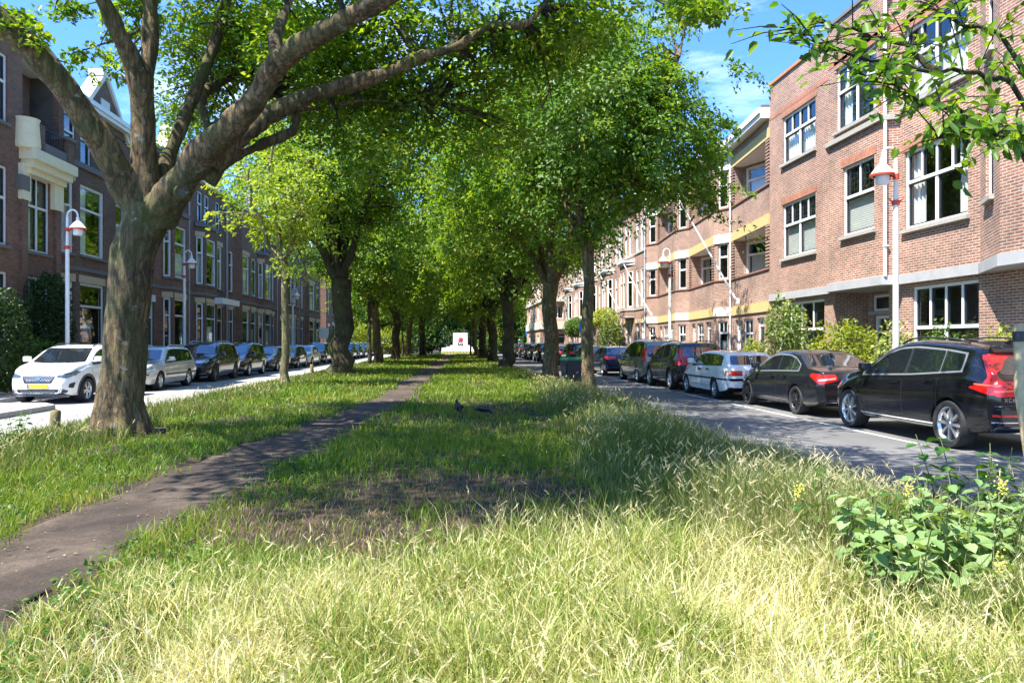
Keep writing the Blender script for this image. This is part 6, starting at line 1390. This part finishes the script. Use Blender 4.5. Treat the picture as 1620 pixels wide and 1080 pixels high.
# ------------------------------------------------------------------ street furniture, birds, person
LAMPGL = mat('lamp_cup', (.80, .82, .82), .25, var=.03)
def lamp(label, x, y, side, rz=0):
    t = thing('street_lamp', label, 'street lamp', (x, y, .11), rz, 'white hooked street lamps')
    m = MB(); m.lathe([(.001, 0), (.09, 0), (.09, 1.0), (.066, 1.25), (.06, 4.5), (.055, 4.6), (.045, 5.0), (.042, 5.55)], 16); m.tube([(0, 0, 5.5)]+[(side*(.16-.16*math.cos(a)), 0, 5.58+.19*math.sin(a)) for a in np.linspace(0, PI, 11)]+[(side*.32, 0, 5.5)], .03, 10); m.build('pole', WHITE, t, 40)
    c = (side*.32, 0, 5.1); s = MB(); s.lathe([(.03, .44), (.05, .42), (.055, .32), (.12, .26), (.24, .10), (.255, .085), (.23, .08), (.05, .2)], 24, c); s.build('lamp_shade', WHITE, t, 40)
    s = MB(); s.lathe([(.20, .085), (.262, .085), (.268, .06), (.262, .035), (.20, .035)], 24, c); s.box(min(side*.02, side*.09), max(side*.02, side*.09), -.02, .02, 5.12, 5.18); s.lathe([(.05, .0), (.07, .0), (.07, .12), (.05, .12)], 14, (0, 0, 5.07)); s.build('red_ring', RED, t, 40)
    g = MB(); g.lathe([(.15, .05), (.14, -.12), (.12, -.15), (.001, -.16)], 18, c); g.build('lamp_glass', LAMPGL, t, 40)
    r = MB(); r.lathe([(.06, 0), (.085, .02), (.085, .1), (.06, .12)], 14, (0, 0, 4.5)); r.tube([(-.2, 0, 4.68), (-.1, 0, 4.58), (0, 0, 4.56), (.1, 0, 4.58), (.2, 0, 4.68)], [.008, .02, .03, .02, .008], 6); r.build('red_bracket', RED, t, 40)
    return t
L0 = lamp('white hooked street lamp with red ring in front of the near salmon house', 10.05, 16.2, -1); L0.scale = (1, 1, 1.025)
dup(L0, (10.25, 34.4, .11), 0, 'white hooked lamp with red ring before the balcony apartment block'); dup(L0, (10.25, 82, .11), 0, 'farthest white lamp on the right, beside the peach corner building')
L1 = lamp('white hooked lamp with red ring behind the white crossover, left of the big trunk', -12.25, 25.1, 1)
dup(L1, (-12.25, 35.7, .11), 0, 'white hooked lamp with red ring right of the big trunk, by the dark suv'); dup(L1, (-12.25, 59.5, .11), 0, 'white lamp pole right of the slim sunlit tree on the left pavement'); dup(L1, (-12.25, 84, .11), 0, 'farthest white lamp pole at the end of the left row of cars')
def flagpole(label, x, y, z, dx, dz, dy):
    m = MB(); m.tube([(0, 0, 0), (dx, dy, dz)], [.045, .03], 10); m.lathe([(.001, .05), (.05, .03), (.05, -.03), (.001, -.05)], 10, (dx, dy, dz)); m.box(-.02, .1, -.06, .06, -.12, .1); o = m.build('flagpole', WHITE, None, 50); o.location = (x, y, z); tag(o, label, 'flagpole', 'slanted white flagpoles')
flagpole('long white slanted flagpole fixed low on the near balcony front', 11.7, 29.9, 3.35, -2.2, 4.6, 1.2)
flagpole('second white slanted flagpole, by the far balcony of the apartment block', 11.7, 43.2, 3.35, -2.2, 4.6, 1.2)
flagpole('white slanted flagpole on the tall-windowed row house', 11.5, 50.5, 3.9, -2.2, 4.4, 1.2)
# wheelie bin
t = thing('wheelie_bin', 'dark grey wheelie bin with green lid on the right verge', 'bin', (3.9, 23.8, .08), .25)
GB = mat('bin_grey', (.035, .038, .045), .5, var=.15); GL_ = mat('bin_green', (.03, .22, .09), .45, var=.1)
b = MB(); b.hexa([(-.24, -.27, .06), (.24, -.27, .06), (.24, .27, .06), (-.24, .27, .06), (-.29, -.34, .98), (.29, -.34, .98), (.29, .34, .98), (-.29, .34, .98)]); b.box(-.31, .31, -.36, .36, .93, .985); b.box(-.31, -.295, -.2, .2, .55, .9); body = b.build('bin_body', GB, t)
b = MB(); b.hexa([(-.32, -.37, .99), (.32, -.37, .99), (.32, .37, .99), (-.32, .37, .99), (-.27, -.3, 1.07), (.27, -.3, 1.07), (.27, .33, 1.07), (-.27, .33, 1.07)]); b.tube([(-.25, .4, 1.0), (.25, .4, 1.0)], .018, 8); b.build('lid', GL_, t)
for s in (-1, 1):
    w = MB(); w.lathe([(.001, -.03), (.1, -.03), (.1, .03), (.001, .03)], 18, (s*.26, .25, .1), ax='x'); w.build('wheel', RUB, t, 40)
def sign(label, x, y, h, w, hh, col, rz, txt=None):
    t = thing('traffic_sign', label, 'sign', (x, y, .11), rz); m = MB(); m.tube([(0, 0, 0), (0, 0, h+.1)], .03, 10); m.build('pole', ZINC, t, 40)
    p = MB(); p.bbox(-w/2, w/2, -.05, -.032, h-hh, h, .008); s = p.build('sign_panel', col, t)
    if txt:
        cu = bpy.data.curves.new('t', 'FONT'); cu.body = txt; cu.size = hh*.8; cu.extrude = .003; cu.align_x = 'CENTER'; o = bpy.data.objects.new('t', cu); COL.objects.link(o); dg = bpy.context.evaluated_depsgraph_get(); me = bpy.data.meshes.new_from_object(o.evaluated_get(dg)); bpy.data.objects.remove(o); me.materials.clear(); me.materials.append(WHITE)
        lt = bpy.data.objects.new('lettering', me); COL.objects.link(lt); lt.parent = s; lt.location = (0, -.052, h-hh*.78); lt.rotation_euler = (PI/2, 0, 0)
BLUE = mat('sign_blue', (.03, .17, .52), .4, var=.05); BLUEG = mat('sign_back', (.22, .34, .45), .5, var=.1)
sign('blue grey sign panel beside the big trunk, behind the silver estate', -12.3, 29.0, 3.0, .42, .75, BLUEG, .2)
sign('blue parking sign with white P on the right pavement beyond the bin', 10.3, 58, 3.1, .55, .8, BLUE, -.1, 'P')
sign('small white sign on the left pavement near the far end', -12.3, 74, 3.0, .9, 1.0, WHITE, 0); sign('round topped grey sign at the far end of the left road', -12.2, 92, 3.2, .8, .9, BLUEG, 0)
sign('blue sign at the end of the right road', 10.3, 99, 3.4, .7, 1.0, BLUE, 0)
for x, y, h, tl, l in ((-6.5, 12.9, .42, .02, 'short mossy wooden post beside the big trunk'), (-6.4, 35.4, .55, -.03, 'short wooden post left of the second big trunk')):
    m = MB(); m.tube([(0, 0, -.2), (tl*.5, 0, h*.5), (tl, 0, h-.02), (tl, 0, h)], [.085, .08, .078, .06], 14, nz=.08, nf=6); o = m.build('wooden_post', mat('mossy_wood', (.17, .14, .06), .9, var=.45, ns=9, bmp=.5), None, 50); o.location = (x, y, .08); tag(o, l, 'post')
m = MB(); m.tube([(0, 0, -.1), (.01, 0, .1), (.0, .02, .2), (.02, .0, .28)], [.13, .12, .1, .05], 14, nz=.3, nf=6); o = m.build('tree_stump', BARK_D, None, 50); o.location = (4.0, 20.3, .1); tag(o, 'small dark stump at the foot of the maple trunk', 'stump')
# pallets leaning on the trunk
for k, (x, y, l) in enumerate(((-4.55, 54.0, 'front wooden pallet leaning on the far left tree'), (-4.35, 54.3, 'rear wooden pallet leaning behind the front one'))):
    m = MB()
    for i in range(7): m.box(-.6, .6, -.5+i*.16, -.4+i*.16, .12, .14)
    for xx in (-.55, 0, .55): m.box(xx-.05, xx+.05, -.5, .56, 0, .12)
    o = m.build('pallet', mat('pallet_wood', (.34, .16, .08), .8, var=.3, ns=12)); o.location = (x+.35, y, .65); o.rotation_euler = (R(8), R(68+4*k), .15); tag(o, l, 'pallet', 'pallets leaning on a tree')
# monument at the end of the avenue
MW = mat('monument_white', (.85, .84, .82), .6, var=.04); MR = mat('emblem_red', (.50, .04, .10), .6, var=.1); MK = mat('emblem_black', (.03, .03, .035), .6, var=.1)
t = thing('monument', 'white slab monument with red emblem and stepped low walls at the end of the avenue', 'monument', (1.3, 101, 0), 0)
m = MB(); m.bbox(-.98, .98, 0, .4, .3, 3.0, .02); slab = m.build('slab', MW, t)
m = MB()
for x0, x1, h in ((-2.5, -1.9, 1.0), (-1.9, -1.35, 1.15), (-1.35, -.99, 1.35), (.99, 1.4, 1.35), (1.4, 2.0, 1.15), (2.0, 2.55, 1.0)): m.bbox(x0, x1-.03, -.2, .6, .3, h, .02)
m.box(-2.6, 2.65, -.5, .9, 0, .55); m.build('stepped_wall', MW, t)
m = MB(); m.prism([(-.25, 1.75), (-.25, 2.25), (-.18, 2.25), (-.18, 1.95), (-.12, 2.0), (-.12, 2.4), (.0, 2.4), (.02, 2.28), (.12, 2.38), (.2, 2.3), (.32, 2.28), (.34, 2.1), (.3, 1.9), (.12, 1.72), (-.1, 1.85)], 0, .03); e = m.build('red_emblem', MR, slab); e.rotation_euler = (PI/2, 0, 0); e.location = (0, -.002, 0)
m = MB()
for x0, z0, x1, z1 in ((-.34, 1.3, -.28, 1.75), (-.28, 1.5, -.2, 1.62), (-.22, 1.3, -.1, 1.45), (-.06, 1.3, .0, 1.6), (0, 1.48, .1, 1.6), (.06, 1.3, .2, 1.4), (.2, 1.3, .34, 1.6)): m.box(x0, x1, -.035, -.003, z0, z1)
m.build('black_emblem', MK, slab)
m = MB(); m.box(-.4, .25, -1.1, -.6, 0, 1.05); m.build('pedestal', MW, t)
t = thing('railing_fence', 'low yellowish fence in front of the far monument', 'fence', (1.3, 98.8, 0)); m = MB()
for i in range(13): m.box(-2.6+i*.42, -2.56+i*.42, -.02, .02, 0, .62)
m.build('post', mat('fence_post', (.2, .2, .17), .7)); kids_ = [o for o in bpy.data.objects if o.name.startswith('post') and o.parent is None]
for o in kids_: o.parent = t
m = MB(); m.box(-2.6, 2.6, -.012, .012, .12, .56); m.build('panel', mat('fence_panel', (.48, .48, .16), .7, var=.1), t)
# birds: continuous bodies grown with a skin modifier
BIRD = mat('black_feather', (.012, .012, .016), .4, var=.3, ns=30); BEAK = mat('beak_grey', (.06, .055, .05), .4)
def skin(name, verts, edges, rad, m, parent=None, sub=2, loc=(0, 0, 0), rz=0, root=0):
    me = bpy.data.meshes.new(name); me.from_pydata(verts, edges, []); o = bpy.data.objects.new(name, me); COL.objects.link(o); o.modifiers.new('s', 'SKIN'); sv = me.skin_vertices[0].data
    for i, q in enumerate(rad): sv[i].radius = q if hasattr(q, '__len__') else (q, q)
    sv[root].use_root = True; s = o.modifiers.new('u', 'SUBSURF'); s.levels = sub; s.render_levels = sub
    dg = bpy.context.evaluated_depsgraph_get(); nm = bpy.data.meshes.new_from_object(o.evaluated_get(dg)); bpy.data.objects.remove(o); nm.name = name
    nm.materials.clear(); o = finish(nm, name, m, parent, None, 179); o.location = loc; o.rotation_euler = (0, 0, rz); return o
def bird(label, loc, rz, pts, rad, beak, eye):
    t = thing('black_bird', label, 'bird', loc, rz, 'black birds on the lawn'); n = len(pts)
    skin('body', pts, [(i, i+1) for i in range(n-1)], rad, BIRD, t, root=2)
    m = MB(); m.tube(beak, [.011, .008, .002], 8); m.build('beak', BEAK, t, 60)
    for s in (-1, 1):
        m = MB(); m.tube([(0, s*.03, .10), (.012, s*.032, .05), (-.005, s*.032, .0)], [.008, .005, .005], 7)
        for a in (-.5, 0, .5, PI): m.tube([(-.005, s*.032, .003), (-.005+.035*math.cos(a), s*.032+.035*math.sin(a), .0)], [.004, .002], 5)
        m.build('leg', BEAK, t, 60)
        w = MB(); w.lathe([(.001, -.10), (.03, -.07), (.045, 0), (.03, .08), (.001, .13)], 10, (0, 0, 0), ax='x'); wg = w.build('wing', BIRD, t, 60); c = Vector(pts[2]); wg.location = (c.x-.03, s*.055, c.z+.012); wg.rotation_euler = (0, .25, 0); wg.scale = (1, .35, 1)
        m = MB(); m.lathe([(.001, -.006), (.006, 0), (.001, .006)], 8, (eye[0], s*eye[1], eye[2])); m.build('eye', ALU, t, 60)
z = lambda x, y: float(med_z(x, y))+.03
bird('black bird standing upright on the lawn, left one of the pair', (.15, 14.9, z(.15, 14.9)), 2.0, [(-.14, 0, .09), (-.08, 0, .11), (-.02, 0, .15), (.04, 0, .20), (.065, 0, .25), (.085, 0, .285), (.10, 0, .288)], [(.012, .02), (.035, .04), (.065, .062), (.055, .055), (.036, .036), (.036, .036), (.02, .02)], [(.11, 0, .288), (.14, 0, .28), (.16, 0, .27)], (.10, .03, .295))
bird('black bird bending down to feed, right one of the pair', (.69, 14.8, z(.69, 14.8)), -.25, [(-.22, 0, .14), (-.14, 0, .145), (-.04, 0, .15), (.05, 0, .14), (.10, 0, .11), (.13, 0, .075), (.145, 0, .065)], [(.012, .03), (.035, .045), (.065, .065), (.058, .058), (.036, .036), (.034, .034), (.02, .02)], [(.15, 0, .06), (.17, 0, .035), (.18, 0, .01)], (.14, .03, .08))
# person behind the ground floor window
SKIN = mat('skin', (.55, .33, .24), .55, var=.05); SHIRT = mat('pale_shirt', (.62, .62, .66), .8, var=.08); HAIR = mat('brown_hair', (.06, .032, .018), .6, var=.3, ns=40); TROU = mat('dark_trousers', (.03, .035, .05), .8)
t = thing('person', 'person in a pale shirt with brown hair standing behind a ground floor window', 'person', (-14.84, 31.75, .9), -.75)
J = [(0, 0, .92), (0, 0, 1.05), (0, 0, 1.22), (0, 0, 1.36), (.0, 0, 1.42), (0, .0, 1.50), (.01, 0, 1.58), (.0, 0, 1.66),
     (0, .10, .88), (0, .10, .48), (-.01, .10, .08), (.12, .11, .03), (0, -.10, .88), (0, -.10, .48), (-.01, -.10, .08), (.12, -.11, .03),
     (0, .17, 1.36), (-.02, .22, 1.10), (.06, .23, .86), (0, -.17, 1.36), (-.02, -.22, 1.10), (.06, -.23, .86)]
Eg = [(0, 1), (1, 2), (2, 3), (3, 4), (4, 5), (5, 6), (6, 7), (0, 8), (8, 9), (9, 10), (10, 11), (0, 12), (12, 13), (13, 14), (14, 15), (3, 16), (16, 17), (17, 18), (3, 19), (19, 20), (20, 21)]
Rr = [(.10, .15), (.09, .13), (.10, .15), (.08, .12), .05, .055, .085, .07, .085, .06, .04, .035, .085, .06, .04, .035, .06, .045, .032, .06, .045, .032]
bd = skin('body', J, Eg, Rr, [SKIN, SHIRT, TROU], t); me = bd.data
for p in me.polygons: zz = p.center.z; p.material_index = 0 if zz > 1.42 or (abs(p.center.y) > .17 and zz < 1.15) else 1 if zz > .93 else 2
hb = MB(); hb.lathe([(.001, .125), (.05, .118), (.085, .08), (.1, .02), (.1, -.03), (.092, -.06)], 18, (-.018, 0, 1.64)); hb.build('hair', HAIR, t, 60)
fc = MB(); fc.hexa([(.085, -.012, 1.575), (.112, -.01, 1.575), (.112, .01, 1.575), (.085, .012, 1.575), (.08, -.006, 1.615), (.095, -.005, 1.615), (.095, .005, 1.615), (.08, .006, 1.615)]); fc.build('nose', SKIN, t, 60)
ey = MB()
for s in (-1, 1): ey.lathe([(.001, -.009), (.009, 0), (.001, .009)], 10, (.082, s*.032, 1.615))
ey.build('eyes', HAIR, t, 60); mo = MB(); mo.box(.08, .092, -.025, .025, 1.545, 1.553); mo.build('mouth', mat('lip', (.4, .16, .14), .5), t)
for s in (-1, 1):
    er = MB(); er.lathe([(.001, -.012), (.028, -.006), (.03, .006), (.001, .01)], 12, (0, s*.086, 1.6), ax='y'); er.build('ear', SKIN, t, 60)
    for k in range(5):
        f0 = Vector((.075+.0*k, s*(.225+.0), .85)); d = Vector((.018*(k-2), s*.002, -.09+.008*abs(k-2))) if k else Vector((.05, s*-.02, -.045))
        f0 += Vector((.014*(k-2.2), 0, -.02))
        fb = MB(); fb.tube([f0, f0+d*.5+Vector((.004, 0, 0)), f0+d+Vector((.012, 0, 0))], [.0095, .0085, .006], 8); fb.build('finger', SKIN, t, 60)
# small brown litter pieces
m = MB(); m.bbox(-.055, .055, -.012, .012, .10, .125, .004); m.tube([(-.03, 0, .11), (-.035, 0, 0)], [.012, .006], 8); o = m.build('snapped_twig', mat('bleached_wood', (.62, .55, .45), .8, var=.2, ns=20)); o.location = (-2.36, 3.92, z(-2.36, 3.92)-.03); o.rotation_euler = (0, -.12, .3); tag(o, 'bleached snapped twig at the path edge, bottom left', 'twig')
# ------------------------------------------------------------------ sky, sun, camera
w = bpy.data.worlds.new('World'); scene.world = w; w.use_nodes = True; nt = w.node_tree; bg = nt.nodes['Background']
sky = nt.nodes.new('ShaderNodeTexSky'); sky.sky_type = 'NISHITA'; sky.sun_disc = False; sky.sun_elevation = R(61); sky.sun_rotation = R(239); sky.ozone_density = 3.5; sky.air_density = 1.0; sky.dust_density = .3
tc = nt.nodes.new('ShaderNodeTexCoord'); mp = nt.nodes.new('ShaderNodeMapping'); mp.inputs['Scale'].default_value = (1.2, 1.2, 4.2); mp.inputs['Rotation'].default_value = (.35, .2, .4); nt.links.new(tc.outputs['Generated'], mp.inputs[0])
f = noisef(nt, 2.6, 9, .62, vec=mp.outputs[0]); mask = ramp(nt, f, [(.53, (0, 0, 0)), (.85, (.5, .5, .5))])
tint = mixc(nt, 1.0, sky.outputs[0], (.50, .80, 1.18), 'MULTIPLY')
nt.links.new(mixc(nt, mask, tint, (11, 11.5, 12)), bg.inputs[0]); bg.inputs[1].default_value = .118
s = bpy.data.lights.new('sun', 'SUN'); s.energy = 5.0; s.angle = R(.53); s.color = (1, .95, .86); so_ = bpy.data.objects.new('sun', s); COL.objects.link(so_)
so_.rotation_euler = Vector((1, .6, -2.1)).to_track_quat('-Z', 'Y').to_euler()
cam = bpy.data.cameras.new('camera'); co = bpy.data.objects.new('camera', cam); COL.objects.link(co); scene.camera = co
co.location = (0, 0, EYE); co.rotation_euler = (PI/2, 0, -YAW); cam.sensor_width = 36; cam.lens = F/1620*36; cam.clip_end = 3000; cam.clip_start = .05; cam.shift_y = 3/1620
scene.view_settings.view_transform = 'Standard'; scene.view_settings.look = 'None'; scene.view_settings.exposure = 1.58; scene.view_settings.gamma = 1
